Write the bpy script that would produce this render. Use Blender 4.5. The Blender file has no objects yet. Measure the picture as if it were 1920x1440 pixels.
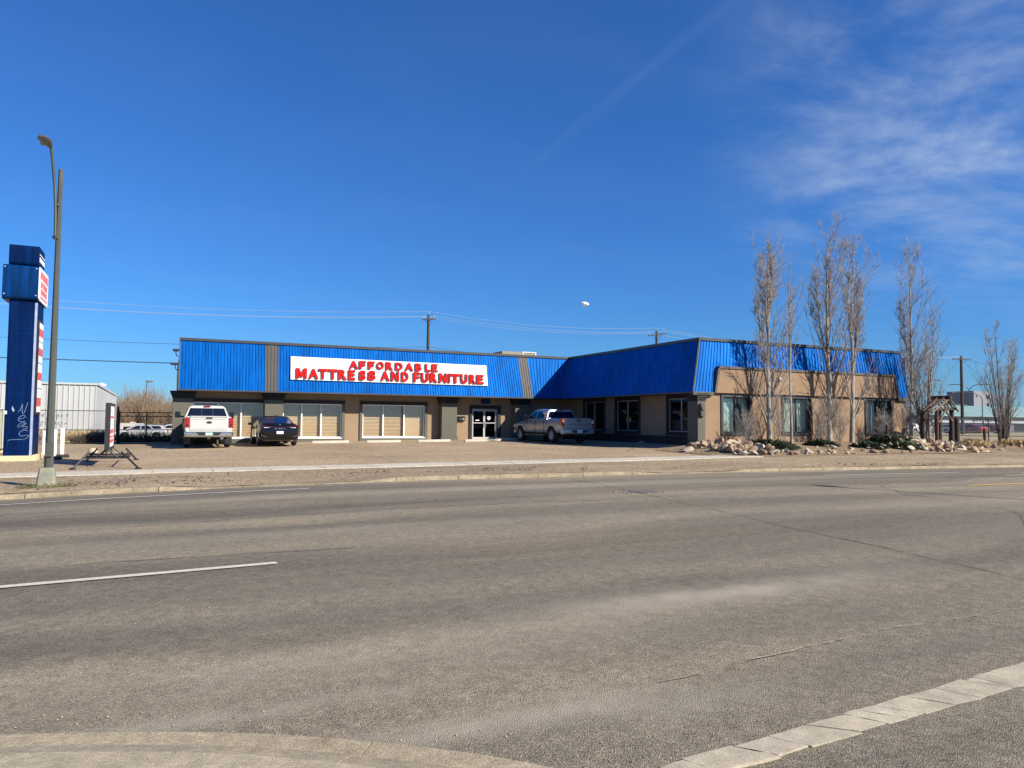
import bpy, bmesh, math, random
from mathutils import Vector, Matrix, noise

sc = bpy.context.scene
R = math.radians

# ------------------------------------------------------------------ camera
CAM_H = 1.6
cd = bpy.data.cameras.new('camera')
cam = bpy.data.objects.new('camera', cd)
sc.collection.objects.link(cam)
_r = Vector((0.90634605, -0.42244742, 0.0086609))
_u = Vector((-0.02946114, -0.04273376, 0.99865202))
_f = Vector((0.42150786, 0.90537948, 0.05117736))
cam.matrix_world = Matrix(((_r.x, _u.x, -_f.x, 0), (_r.y, _u.y, -_f.y, 0), (_r.z, _u.z, -_f.z, CAM_H), (0, 0, 0, 1)))
cd.sensor_width = 36
cd.lens = 26.25
cd.clip_start = 0.05
cd.clip_end = 6000
sc.camera = cam

# ------------------------------------------------------------------ sky and sun
SUN_AZ, SUN_EL = 141.0, 32.7          # clockwise from +Y, elevation
world = bpy.data.worlds.new('World')
sc.world = world
world.use_nodes = True
wt = world.node_tree
WN, WL = wt.nodes, wt.links
bg = WN['Background']
bg.inputs[1].default_value = 0.077
sky = WN.new('ShaderNodeTexSky')
sky.sky_type = 'NISHITA'
sky.sun_disc = False
sky.sun_elevation = R(SUN_EL)
sky.sun_rotation = R(SUN_AZ)
sky.altitude = 2000
sky.air_density = 1.5
sky.dust_density = 0.35
sky.ozone_density = 10.0


def wmath(op, a, b=None, c=None):
    n = WN.new('ShaderNodeMath')
    n.operation = op
    for i, x in enumerate((a, b, c)):
        if x is None:
            continue
        if isinstance(x, (int, float)):
            n.inputs[i].default_value = x
        else:
            WL.new(x, n.inputs[i])
    return n.outputs[0]


tc = WN.new('ShaderNodeTexCoord')
sx = WN.new('ShaderNodeSeparateXYZ')
WL.new(tc.outputs['Generated'], sx.inputs[0])
zz = wmath('MAXIMUM', wmath('ADD', sx.outputs[2], 0.06), 0.03)
px = wmath('DIVIDE', sx.outputs[0], zz)
py = wmath('DIVIDE', sx.outputs[1], zz)
cx = WN.new('ShaderNodeCombineXYZ')
WL.new(px, cx.inputs[0])
WL.new(py, cx.inputs[1])
mp = WN.new('ShaderNodeMapping')
mp.inputs['Rotation'].default_value = (0, 0, R(-38))
mp.inputs['Scale'].default_value = (0.9, 1.5, 1)
WL.new(cx.outputs[0], mp.inputs['Vector'])
n1 = WN.new('ShaderNodeTexNoise')
n1.inputs['Scale'].default_value = 1.15
n1.inputs['Detail'].default_value = 7
n1.inputs['Roughness'].default_value = 0.62
n1.inputs['Distortion'].default_value = 0.35
WL.new(mp.outputs[0], n1.inputs['Vector'])
n2 = WN.new('ShaderNodeTexNoise')
n2.inputs['Scale'].default_value = 0.35
n2.inputs['Detail'].default_value = 2
WL.new(cx.outputs[0], n2.inputs['Vector'])
# cirrus gathers towards +X (the east half of this sky)
side = WN.new('ShaderNodeMapRange')
side.interpolation_type = 'SMOOTHSTEP'
side.inputs['From Min'].default_value = 0.93
side.inputs['From Max'].default_value = 1.0
bank = wmath('ADD', wmath('ADD', wmath('MULTIPLY', sx.outputs[0], .815), wmath('MULTIPLY', sx.outputs[1], .455)), wmath('MULTIPLY', sx.outputs[2], .36))
WL.new(bank, side.inputs['Value'])
cr = WN.new('ShaderNodeMapRange')
cr.interpolation_type = 'SMOOTHSTEP'
cr.inputs['From Min'].default_value = 0.40
cr.inputs['From Max'].default_value = 1.05
WL.new(wmath('ADD', n1.outputs[0], wmath('MULTIPLY', n2.outputs[0], 0.12)), cr.inputs['Value'])
lowm = WN.new('ShaderNodeMapRange')
lowm.interpolation_type = 'SMOOTHSTEP'
lowm.inputs['From Min'].default_value = 0.10
lowm.inputs['From Max'].default_value = 0.30
WL.new(sx.outputs[2], lowm.inputs['Value'])
cover = wmath('MULTIPLY', wmath('MULTIPLY', cr.outputs[0], wmath('ADD', wmath('MULTIPLY', lowm.outputs[0], .8), .2)), wmath('ADD', wmath('MULTIPLY', side.outputs[0], 1.25), 0.04))
# thin old vapour trail
ax, ay, bx_, by_ = 0.3991 / .371, 0.8626 / .371, 0.5722 / .54, 0.6651 / .54
dl = math.hypot(bx_ - ax, by_ - ay)
nx, ny = -(by_ - ay) / dl, (bx_ - ax) / dl
dist = wmath('ABSOLUTE', wmath('SUBTRACT', wmath('ADD', wmath('MULTIPLY', px, nx), wmath('MULTIPLY', py, ny)), ax * nx + ay * ny))
tr = WN.new('ShaderNodeMapRange')
tr.interpolation_type = 'SMOOTHSTEP'
tr.inputs['From Min'].default_value = 0.035
tr.inputs['From Max'].default_value = 0.0
WL.new(wmath('ADD', dist, wmath('MULTIPLY', wmath('SUBTRACT', n1.outputs[0], 0.5), 0.05)), tr.inputs['Value'])
lim = WN.new('ShaderNodeMapRange')
lim.interpolation_type = 'SMOOTHSTEP'
lim.inputs['From Min'].default_value = 2.6
lim.inputs['From Max'].default_value = 1.6
WL.new(py, lim.inputs['Value'])
trail = wmath('MULTIPLY', wmath('MULTIPLY', tr.outputs[0], n1.outputs[0]), wmath('MULTIPLY', lim.outputs[0], 0.05))
up = wmath('GREATER_THAN', sx.outputs[2], 0.0)
fac = wmath('MINIMUM', wmath('MULTIPLY', wmath('ADD', cover, trail), up), 0.75)
mx = WN.new('ShaderNodeMix')
mx.data_type = 'RGBA'
mx.inputs[7].default_value = (4.2, 5.0, 6.2, 1)
WL.new(fac, mx.inputs[0])
tint = WN.new('ShaderNodeMix')
tint.data_type = 'RGBA'
tint.blend_type = 'MULTIPLY'
tint.inputs[0].default_value = 1
tint.inputs[7].default_value = (.42, .71, 1.0, 1)
WL.new(sky.outputs[0], tint.inputs[6])
WL.new(tint.outputs[2], mx.inputs[6])
WL.new(mx.outputs[2], bg.inputs[0])

sd = bpy.data.lights.new('sun', 'SUN')
sd.energy = 5.0
sd.angle = R(0.53)
sd.color = (1.0, 0.91, 0.77)
sun = bpy.data.objects.new('sun', sd)
sc.collection.objects.link(sun)
_sv = Vector((math.sin(R(SUN_AZ)) * math.cos(R(SUN_EL)), math.cos(R(SUN_AZ)) * math.cos(R(SUN_EL)), math.sin(R(SUN_EL))))
sun.rotation_euler = _sv.to_track_quat('Z', 'Y').to_euler()
sun.location = (20, -20, 40)

vs = sc.view_settings
vs.view_transform = 'Standard'
vs.look = 'None'
vs.exposure = 0.8
vs.gamma = 1
vs.use_curve_mapping = False

# ------------------------------------------------------------------ helpers
C = sc.collection
rnd = random.Random(7)


def interp(t, x):
    if x <= t[0][0]:
        return t[0][1]
    for (a, b), (c, d) in zip(t, t[1:]):
        if x <= c:
            return b + (d - b) * (x - a) / (c - a)
    return t[-1][1]


ZR = [(-40, -.2), (-3, -.08), (-1.4, -.02), (0, .01), (1.6, .05), (3.5, .07), (6.1, .1), (11, .10), (17, .10), (31, .0), (60, -.02)]
FR = [(-40, -.05), (-3.6, .12), (0, .16), (4, .19), (9, .23), (15, .28), (21, .34), (40, .36)]
BK = [(-40, .30), (0, .35), (17, .59), (60, .6)]
DROPS = [(0.0, 5.4), (12.4, 17.0)]          # dropped kerbs at the two entrances


def kerb_h(u):
    h = .10
    for a, b in DROPS:
        d = min(u - a, b - u)
        if d > 0:
            h = .10 - .080 * min(1, d / .9)
    return h


def g(u, v):
    """height of the terrain"""
    if v < 18.305:
        t = min(1, max(0, (v - 4) / 14.3))
        return -.1 * (1 - t) + interp(ZR, u) * t + .2 * t * (1 - t)
    k = interp(ZR, u) + kerb_h(u)
    f = interp(FR, u)
    if v < 22:
        return k + (f - k) * (v - 18.3) / 3.7
    if v < 23.5:
        return f
    t = min(1, (v - 23.5) / (17.75 if u < 22 else 4.5))
    z = f + (interp(BK, u) - f) * t
    if v > 47 and u < 12:
        z -= .62 * min(1, (v - 47) / 30) * min(1, (12 - u) / 8)
    return z


MATS = {}


def mat(name, col, rough=.8, metal=0.0, var=0.0, scale=6.0, col2=None, bump=0.0, bscale=60.0, spec=None, detail=6, stretch=None, coat=0.0, streaks=0.0):
    """procedural principled material: base colour varied by noise, with fine bump"""
    if name in MATS:
        return MATS[name]
    m = bpy.data.materials.new(name)
    m.use_nodes = True
    nt = m.node_tree
    b = nt.nodes['Principled BSDF']
    b.inputs['Base Color'].default_value = (*col, 1)
    b.inputs['Roughness'].default_value = rough
    b.inputs['Metallic'].default_value = metal
    if spec is not None:
        b.inputs['Specular IOR Level'].default_value = spec
    if coat:
        b.inputs['Coat Weight'].default_value = coat
        b.inputs['Coat Roughness'].default_value = .06
    co = nt.nodes.new('ShaderNodeTexCoord')
    src = co.outputs['Object']
    if stretch:
        mpn = nt.nodes.new('ShaderNodeMapping')
        mpn.inputs['Scale'].default_value = stretch
        nt.links.new(src, mpn.inputs['Vector'])
        src = mpn.outputs[0]
    if var or col2:
        n = nt.nodes.new('ShaderNodeTexNoise')
        n.inputs['Scale'].default_value = scale
        n.inputs['Detail'].default_value = detail
        n.inputs['Roughness'].default_value = .65
        nt.links.new(src, n.inputs['Vector'])
        rp = nt.nodes.new('ShaderNodeValToRGB')
        rp.color_ramp.elements[0].position = .32
        rp.color_ramp.elements[1].position = .68
        c2 = col2 if col2 else tuple(min(1, c * (1 + var)) for c in col)
        c1 = col if col2 else tuple(c * (1 - var) for c in col)
        rp.color_ramp.elements[0].color = (*c1, 1)
        rp.color_ramp.elements[1].color = (*c2, 1)
        nt.links.new(n.outputs[0], rp.inputs[0])
        res = rp.outputs[0]
        if streaks:
            # rain streaks and chalking that run down the sheet
            m2 = nt.nodes.new('ShaderNodeMapping')
            m2.inputs['Scale'].default_value = (5, 5, .35)
            nt.links.new(co.outputs['Object'], m2.inputs['Vector'])
            n2_ = nt.nodes.new('ShaderNodeTexNoise')
            n2_.inputs['Scale'].default_value = 1.4
            n2_.inputs['Detail'].default_value = 6
            nt.links.new(m2.outputs[0], n2_.inputs['Vector'])
            r2_ = nt.nodes.new('ShaderNodeMapRange')
            r2_.inputs['From Min'].default_value = .3
            r2_.inputs['From Max'].default_value = .75
            r2_.inputs['To Min'].default_value = 1 - streaks
            r2_.inputs['To Max'].default_value = 1 + streaks
            nt.links.new(n2_.outputs[0], r2_.inputs[0])
            mu = nt.nodes.new('ShaderNodeMix')
            mu.data_type = 'RGBA'
            mu.blend_type = 'MULTIPLY'
            mu.inputs[0].default_value = 1
            nt.links.new(res, mu.inputs[6])
            nt.links.new(r2_.outputs[0], mu.inputs[7])
            res = mu.outputs[2]
        nt.links.new(res, b.inputs['Base Color'])
    if bump:
        n = nt.nodes.new('ShaderNodeTexNoise')
        n.inputs['Scale'].default_value = bscale
        n.inputs['Detail'].default_value = 4
        nt.links.new(src, n.inputs['Vector'])
        bp = nt.nodes.new('ShaderNodeBump')
        bp.inputs['Strength'].default_value = bump
        bp.inputs['Distance'].default_value = .02
        nt.links.new(n.outputs[0], bp.inputs['Height'])
        nt.links.new(bp.outputs[0], b.inputs['Normal'])
    MATS[name] = m
    return m


def gravel_mat(name, dark, mid, light, fine, patch_cols, stretch=(1, 1, 1), bump=.5, rough=.9, patch=.25, streak=None, dust=None, wear=None, wear_col=(.092, .083, .074)):
    """speckled aggregate: voronoi stones + two octaves of patches, optionally streaked along the road"""
    m = bpy.data.materials.new(name)
    m.use_nodes = True
    nt = m.node_tree
    N, L = nt.nodes, nt.links
    b = N['Principled BSDF']
    b.inputs['Roughness'].default_value = rough
    b.inputs['Specular IOR Level'].default_value = .25
    co = N.new('ShaderNodeTexCoord').outputs['Object']
    vo = N.new('ShaderNodeTexVoronoi')
    vo.inputs['Scale'].default_value = fine
    L.new(co, vo.inputs['Vector'])
    sp = N.new('ShaderNodeSeparateColor')
    L.new(vo.outputs['Color'], sp.inputs[0])
    rp = N.new('ShaderNodeValToRGB')
    e = rp.color_ramp.elements
    e[0].position, e[0].color = .05, (*dark, 1)
    e[1].position, e[1].color = .95, (*light, 1)
    k = e.new(.5)
    k.color = (*mid, 1)
    L.new(sp.outputs[0], rp.inputs[0])
    # coarse patches
    mpn = N.new('ShaderNodeMapping')
    mpn.inputs['Scale'].default_value = stretch
    L.new(co, mpn.inputs['Vector'])
    n = N.new('ShaderNodeTexNoise')
    n.inputs['Scale'].default_value = patch
    n.inputs['Detail'].default_value = 7
    n.inputs['Roughness'].default_value = .6
    L.new(mpn.outputs[0], n.inputs['Vector'])
    r2 = N.new('ShaderNodeValToRGB')
    q = r2.color_ramp.elements
    q[0].position, q[0].color = .33, (*patch_cols[0], 1)
    q[1].position, q[1].color = .67, (*patch_cols[-1], 1)
    if len(patch_cols) == 3:
        k = q.new(.5)
        k.color = (*patch_cols[1], 1)
    L.new(n.outputs[0], r2.inputs[0])
    mm = N.new('ShaderNodeMix')
    mm.data_type = 'RGBA'
    mm.blend_type = 'MULTIPLY'
    mm.inputs[0].default_value = 1
    L.new(rp.outputs[0], mm.inputs[6])
    L.new(r2.outputs[0], mm.inputs[7])
    out = mm.outputs[2]
    # mid-size mottling
    n3 = N.new('ShaderNodeTexNoise')
    n3.inputs['Scale'].default_value = 9
    n3.inputs['Detail'].default_value = 5
    L.new(co, n3.inputs['Vector'])
    r3 = N.new('ShaderNodeMapRange')
    r3.inputs['From Min'].default_value = .3
    r3.inputs['From Max'].default_value = .7
    r3.inputs['To Min'].default_value = .82
    r3.inputs['To Max'].default_value = 1.16
    L.new(n3.outputs[0], r3.inputs[0])
    m3 = N.new('ShaderNodeMix')
    m3.data_type = 'RGBA'
    m3.blend_type = 'MULTIPLY'
    m3.inputs[0].default_value = 1
    L.new(out, m3.inputs[6])
    L.new(r3.outputs[0], m3.inputs[7])
    out = m3.outputs[2]
    if streak:
        # worn wheel tracks: bands across the road (function of Y), wavering with noise
        s = N.new('ShaderNodeSeparateXYZ')
        L.new(co, s.inputs[0])
        nz = N.new('ShaderNodeTexNoise')
        nz.inputs['Scale'].default_value = .12
        nz.inputs['Detail'].default_value = 4
        L.new(co, nz.inputs['Vector'])
        ad = N.new('ShaderNodeMath')
        ad.operation = 'MULTIPLY_ADD'
        ad.inputs[1].default_value = 3.0
        L.new(nz.outputs[0], ad.inputs[0])
        L.new(s.outputs[1], ad.inputs[2])
        cb = N.new('ShaderNodeCombineXYZ')
        L.new(ad.outputs[0], cb.inputs[1])
        sxn = N.new('ShaderNodeMath')
        sxn.operation = 'MULTIPLY'
        sxn.inputs[1].default_value = .045
        L.new(s.outputs[0], sxn.inputs[0])
        L.new(sxn.outputs[0], cb.inputs[0])
        nb = N.new('ShaderNodeTexNoise')
        nb.inputs['Scale'].default_value = streak
        nb.inputs['Detail'].default_value = 3
        L.new(cb.outputs[0], nb.inputs['Vector'])
        rb = N.new('ShaderNodeValToRGB')
        w = rb.color_ramp.elements
        w[0].position, w[0].color = .36, (.72, .71, .71, 1)
        w[1].position, w[1].color = .66, (1.26, 1.24, 1.17, 1)
        L.new(nb.outputs[0], rb.inputs[0])
        m4 = N.new('ShaderNodeMix')
        m4.data_type = 'RGBA'
        m4.blend_type = 'MULTIPLY'
        m4.inputs[0].default_value = 1
        L.new(out, m4.inputs[6])
        L.new(rb.outputs[0], m4.inputs[7])
        out = m4.outputs[2]
    for dust, dcol in ((dust, (.36, .32, .25)), (wear, wear_col)):
        if not dust:
            continue
        # pale road dust, then polished or oily wear: washed into drifts, ragged by noise
        s2 = N.new('ShaderNodeSeparateXYZ')
        L.new(co, s2.inputs[0])

        def mth(op, a, b_):
            q_ = N.new('ShaderNodeMath')
            q_.operation = op
            for i_, x_ in enumerate((a, b_)):
                if isinstance(x_, (int, float)):
                    q_.inputs[i_].default_value = x_
                else:
                    L.new(x_, q_.inputs[i_])
            return q_.outputs[0]
        nd = N.new('ShaderNodeTexNoise')
        nd.inputs['Scale'].default_value = 1.6
        nd.inputs['Detail'].default_value = 8
        nd.inputs['Roughness'].default_value = .7
        L.new(co, nd.inputs['Vector'])
        tot_ = 0.0
        for (du, dv_, wu, wv, am) in dust:
            ex = mth('POWER', mth('DIVIDE', mth('SUBTRACT', s2.outputs[0], du), wu), 2.0)
            ey = mth('POWER', mth('DIVIDE', mth('SUBTRACT', s2.outputs[1], dv_), wv), 2.0)
            gs = mth('MULTIPLY', mth('POWER', 2.718, mth('MULTIPLY', mth('ADD', ex, ey), -1.0)), am)
            tot_ = mth('ADD', tot_, gs)
        fc = mth('MINIMUM', mth('MULTIPLY', tot_, mth('MULTIPLY', mth('MAXIMUM', mth('SUBTRACT', nd.outputs[0], .22), 0.0), 1.9)), .8)
        m5 = N.new('ShaderNodeMix')
        m5.data_type = 'RGBA'
        m5.inputs[7].default_value = (*dcol, 1)
        L.new(fc, m5.inputs[0])
        L.new(out, m5.inputs[6])
        out = m5.outputs[2]
    L.new(out, b.inputs['Base Color'])
    bp = N.new('ShaderNodeBump')
    bp.inputs['Strength'].default_value = bump
    bp.inputs['Distance'].default_value = .012
    L.new(vo.outputs['Distance'], bp.inputs['Height'])
    bp.invert = True
    L.new(bp.outputs[0], b.inputs['Normal'])
    MATS[name] = m
    return m


def glass_mat(name, tint, refl=.12, clear=.8):
    m = bpy.data.materials.new(name)
    m.use_nodes = True
    nt = m.node_tree
    N, L = nt.nodes, nt.links
    N.remove(N['Principled BSDF'])
    t = N.new('ShaderNodeBsdfTransparent')
    t.inputs[0].default_value = (*[c * clear for c in tint], 1)
    gl = N.new('ShaderNodeBsdfGlossy')
    gl.inputs['Roughness'].default_value = .02
    fr = N.new('ShaderNodeLayerWeight')
    fr.inputs[0].default_value = .5
    pw = N.new('ShaderNodeMath')
    pw.operation = 'POWER'
    pw.inputs[1].default_value = 4.0
    L.new(fr.outputs['Facing'], pw.inputs[0])
    ad = N.new('ShaderNodeMath')
    ad.operation = 'MULTIPLY_ADD'
    ad.inputs[1].default_value = .7
    ad.inputs[2].default_value = refl
    L.new(pw.outputs[0], ad.inputs[0])
    mixn = N.new('ShaderNodeMixShader')
    L.new(ad.outputs[0], mixn.inputs[0])
    L.new(t.outputs[0], mixn.inputs[1])
    L.new(gl.outputs[0], mixn.inputs[2])
    L.new(mixn.outputs[0], N['Material Output'].inputs[0])
    MATS[name] = m
    return m


def tag(o, label=None, cat=None, group=None, kind=None):
    if label:
        o['label'] = label
    if cat:
        o['category'] = cat
    if group:
        o['group'] = group
    if kind:
        o['kind'] = kind
    return o


def thing(name, label, cat, loc=(0, 0, 0), rotz=0, group=None):
    o = bpy.data.objects.new(name, None)
    C.objects.link(o)
    o.location = loc
    o.rotation_euler = (0, 0, rotz)
    o.empty_display_size = .2
    return tag(o, label, cat, group)


class MB:
    """collects faces for one mesh"""

    def __init__(self):
        self.v, self.f, self.m = [], [], []
        self.mi = 0

    def add(self, vs_, fs):
        o = len(self.v)
        self.v += [tuple(p) for p in vs_]
        self.f += [tuple(i + o for i in f) for f in fs]
        self.m += [self.mi] * len(fs)
        return self

    def quad(self, a, b, c, d):
        return self.add((a, b, c, d), ((0, 1, 2, 3),))

    def box(self, x0, x1, y0, y1, z0, z1, M=None):
        p = [Vector((x, y, z)) for z in (z0, z1) for x, y in ((x0, y0), (x1, y0), (x1, y1), (x0, y1))]
        if M:
            p = [M @ q for q in p]
        return self.add(p, ((3, 2, 1, 0), (4, 5, 6, 7), (0, 1, 5, 4), (1, 2, 6, 5), (2, 3, 7, 6), (3, 0, 4, 7)))

    def cbox(self, x0, x1, y0, y1, z0, z1, c=.02, M=None):
        """box with chamfered edges"""
        bm = bmesh.new()
        bmesh.ops.create_cube(bm, size=1)
        for q in bm.verts:
            q.co = Vector(((x0 + x1) / 2 + q.co.x * (x1 - x0), (y0 + y1) / 2 + q.co.y * (y1 - y0), (z0 + z1) / 2 + q.co.z * (z1 - z0)))
        bmesh.ops.bevel(bm, geom=bm.edges[:], offset=c, segments=1, affect='EDGES', clamp_overlap=True)
        bm.verts.index_update()
        pts = [(M @ q.co) if M else q.co.copy() for q in bm.verts]
        fs = [[q.index for q in f.verts] for f in bm.faces]
        bm.free()
        return self.add(pts, fs)

    def prism(self, poly, a, b):
        """poly: list of 3D points, extruded by vector b-a added (a, b offsets)"""
        n = len(poly)
        A = [Vector(p) + Vector(a) for p in poly]
        B = [Vector(p) + Vector(b) for p in poly]
        fs = [tuple(range(n))[::-1], tuple(range(n, 2 * n))]
        fs += [(i, (i + 1) % n, n + (i + 1) % n, n + i) for i in range(n)]
        return self.add(A + B, fs)

    def tube(self, pts, rad, sides=6, caps=True):
        pts = [Vector(p) for p in pts]
        if isinstance(rad, (int, float)):
            rad = [rad] * len(pts)
        n = len(pts)
        rings = []
        ref = None
        for i, p in enumerate(pts):
            d = (pts[min(i + 1, n - 1)] - pts[max(i - 1, 0)])
            if d.length < 1e-9:
                d = Vector((0, 0, 1))
            d.normalize()
            if ref is None:
                ref = Vector((1, 0, 0)) if abs(d.x) < .8 else Vector((0, 1, 0))
            s = d.cross(ref)
            if s.length < 1e-6:
                s = d.orthogonal()
            s.normalize()
            t = d.cross(s)
            ref = t.cross(d) if False else ref
            rings.append([p + (s * math.cos(2 * math.pi * k / sides) + t * math.sin(2 * math.pi * k / sides)) * rad[i] for k in range(sides)])
        vs_ = [q for r_ in rings for q in r_]
        fs = []
        for i in range(n - 1):
            for k in range(sides):
                k2 = (k + 1) % sides
                fs.append((i * sides + k, i * sides + k2, (i + 1) * sides + k2, (i + 1) * sides + k))
        if caps:
            fs.append(tuple(range(sides))[::-1])
            fs.append(tuple(range((n - 1) * sides, n * sides)))
        return self.add(vs_, fs)

    def lathe(self, prof, segs=24, axis='z', center=(0, 0, 0), cap=True):
        """prof: (radius, height) list revolved about axis"""
        vs_ = []
        for r_, h in prof:
            for k in range(segs):
                a = 2 * math.pi * k / segs
                x, y = r_ * math.cos(a), r_ * math.sin(a)
                p = {'z': (x, y, h), 'y': (x, h, y), 'x': (h, x, y)}[axis]
                vs_.append(Vector(p) + Vector(center))
        fs = []
        n = len(prof)
        for i in range(n - 1):
            for k in range(segs):
                k2 = (k + 1) % segs
                fs.append((i * segs + k, i * segs + k2, (i + 1) * segs + k2, (i + 1) * segs + k))
        if cap and prof[0][0] > 1e-6:
            fs.append(tuple(range(segs))[::-1])
        if cap and prof[-1][0] > 1e-6:
            fs.append(tuple(range((n - 1) * segs, n * segs)))
        return self.add(vs_, fs)

    def rings(self, rings, closed=True, caps=True):
        n, k = len(rings), len(rings[0])
        vs_ = [p for r_ in rings for p in r_]
        fs = []
        for i in range(n - 1):
            for j in range(k if closed else k - 1):
                j2 = (j + 1) % k
                fs.append((i * k + j, i * k + j2, (i + 1) * k + j2, (i + 1) * k + j))
        if caps:
            fs.append(tuple(range(k))[::-1])
            fs.append(tuple(range((n - 1) * k, n * k)))
        return self.add(vs_, fs)

    def mesh(self, name, mats, smooth=None, fix=True):
        me = bpy.data.meshes.new(name)
        me.from_pydata(self.v, [], self.f)
        if not isinstance(mats, (list, tuple)):
            mats = [mats]
        for m_ in mats:
            me.materials.append(MATS[m_] if isinstance(m_, str) else m_)
        if len(mats) > 1:
            me.polygons.foreach_set('material_index', self.m)
        if fix:
            bm = bmesh.new()
            bm.from_mesh(me)
            bmesh.ops.recalc_face_normals(bm, faces=bm.faces[:])
            bm.to_mesh(me)
            bm.free()
        if smooth is not None:
            me.shade_smooth()
            me.set_sharp_from_angle(angle=R(smooth))
        me.update()
        return me

    def build(self, name, mats, parent=None, smooth=None, world=True, fix=True):
        if parent is not None and world:
            o_ = parent.matrix_world.translation if False else Vector(parent.location)
            if parent.parent:
                o_ = o_ + Vector(parent.parent.location)
            self.v = [(p[0] - o_.x, p[1] - o_.y, p[2] - o_.z) for p in self.v]
        ob = bpy.data.objects.new(name, self.mesh(name, mats, smooth, fix))
        C.objects.link(ob)
        ob.parent = parent
        return ob


def copy_tree(o, parent=None):
    c = o.copy()
    C.objects.link(c)
    c.parent = parent
    for ch in list(o.children):
        copy_tree(ch, c)
    return c


BLOCK = {'M': [(0, 0), (0, 1), (.30, 1), (.5, .46), (.70, 1), (1, 1), (1, 0), (.74, 0), (.74, .58), (.60, .12), (.40, .12), (.26, .58), (.26, 0)],
         'T': [(.35, 0), (.35, .75), (0, .75), (0, 1), (1, 1), (1, .75), (.65, .75), (.65, 0)],
         'E': [(0, 0), (0, 1), (1, 1), (1, .77), (.38, .77), (.38, .62), (.92, .62), (.92, .40), (.38, .40), (.38, .23), (1, .23), (1, 0)],
         'F': [(0, 0), (0, 1), (1, 1), (1, .76), (.38, .76), (.38, .60), (.90, .60), (.90, .37), (.38, .37), (.38, 0)],
         'I': [(0, 0), (0, 1), (1, 1), (1, 0)],
         'L': [(0, 0), (0, 1), (.38, 1), (.38, .25), (1, .25), (1, 0)],
         'U': [(0, 1), (0, .34), (.08, .12), (.28, 0), (.72, 0), (.92, .12), (1, .34), (1, 1), (.69, 1), (.69, .37), (.60, .25), (.40, .25), (.31, .37), (.31, 1)],
         'N': [(0, 0), (0, 1), (.30, 1), (.72, .40), (.72, 1), (1, 1), (1, 0), (.70, 0), (.28, .60), (.28, 0)]}


def glyph(ch, bold=.02, extrude=0.0):
    """mesh data (verts, faces) of one letter, normalised to the unit box"""
    if ch in BLOCK:
        P = BLOCK[ch]
        n_ = len(P)
        return [(x, y, 0.0) for x, y in P] + [(x, y, 1.0) for x, y in P], [tuple(range(n_))[::-1], tuple(range(n_, 2 * n_))] + [(i, (i + 1) % n_, n_ + (i + 1) % n_, n_ + i) for i in range(n_)]
    cu = bpy.data.curves.new('glyph', 'FONT')
    cu.body = ch
    cu.offset = bold
    cu.extrude = .5
    cu.resolution_u = 4
    ob = bpy.data.objects.new('glyph', cu)
    C.objects.link(ob)
    bpy.context.view_layer.update()
    me = bpy.data.meshes.new_from_object(ob.evaluated_get(bpy.context.evaluated_depsgraph_get()))
    vs_ = [v.co.copy() for v in me.vertices]
    fs = [tuple(p.vertices) for p in me.polygons]
    bpy.data.objects.remove(ob)
    bpy.data.curves.remove(cu)
    bpy.data.meshes.remove(me)
    x0, x1 = min(v.x for v in vs_), max(v.x for v in vs_)
    y0, y1 = min(v.y for v in vs_), max(v.y for v in vs_)
    return [((v.x - x0) / max(1e-6, x1 - x0), (v.y - y0) / max(1e-6, y1 - y0), v.z + .5) for v in vs_], fs


GL = {}


def letter(mb, ch, org, xdir, updir, nrm, w, h, depth, bold=.02):
    """one raised letter: org = lower-left corner on the backing"""
    if (ch, bold) not in GL:
        GL[(ch, bold)] = glyph(ch, bold)
    vs_, fs = GL[(ch, bold)]
    org, xdir, updir, nrm = Vector(org), Vector(xdir), Vector(updir), Vector(nrm)
    mb.add([org + xdir * (v[0] * w) + updir * (v[1] * h) + nrm * (v[2] * depth) for v in vs_], fs)
    return mb


NARROW = {'I': .28, '1': .4, '-': .5, ' ': .45, 'L': .75, 'F': .75, 'E': .78, 'J': .6}


def text_line(mb, s, org, xdir, updir, nrm, width, h, depth, bold=.02):
    ws = [NARROW.get(c, 1.0) for c in s]
    gap = .18
    tot = sum(ws) + gap * (len(s) - 1)
    k = width / tot
    x = 0
    org, xdir = Vector(org), Vector(xdir)
    for c, w in zip(s, ws):
        if c != ' ':
            hh = h if c != '-' else h * .16
            off = Vector(updir) * (h * .42 if c == '-' else 0)
            letter(mb, c, org + xdir * (x * k) + off, xdir, updir, nrm, w * k, hh, depth, bold)
        x += w + gap
    return mb


# ------------------------------------------------------------------ materials
gravel_mat('asphalt', (.116, .103, .086), (.190, .169, .135), (.292, .262, .206), 120, [(.78, .77, .77), (1.0, .98, .94), (1.28, 1.22, 1.08)], stretch=(.22, 1, 1), bump=.55, patch=.32, streak=.55, dust=[(5.3, 5.8, 1.3, .22, 1.0), (3.9, 5.9, 1.2, .35, .55), (6.8, 6.0, 1.5, .3, .5), (2.5, 4.0, .5, .22, .9), (3.1, 3.75, .6, .2, .7), (1.5, 3.95, .8, .16, 1.0), (.4, 4.62, 1.2, .12, .8), (1.6, 5.3, 2.6, .5, .45), (9, 15.6, 7, .8, .5), (4, 10.8, 6, .35, .4), (18, 10, 9, .5, .35)], wear=[(10, 16.7, 60, .32, .75), (10, 15.1, 60, .30, .6), (5, 13.0, 50, .28, .4), (5, 11.4, 50, .28, .5), (-2, 9.3, 30, .25, .4), (-4, 7.5, 9, .35, .6), (-2, 6.4, 7, .25, .4), (12, 7.2, 14, .4, .35), (4.4, 4.9, 2.5, .3, .35), (5.4, 3.9, 2.2, .25, .5)])
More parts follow.
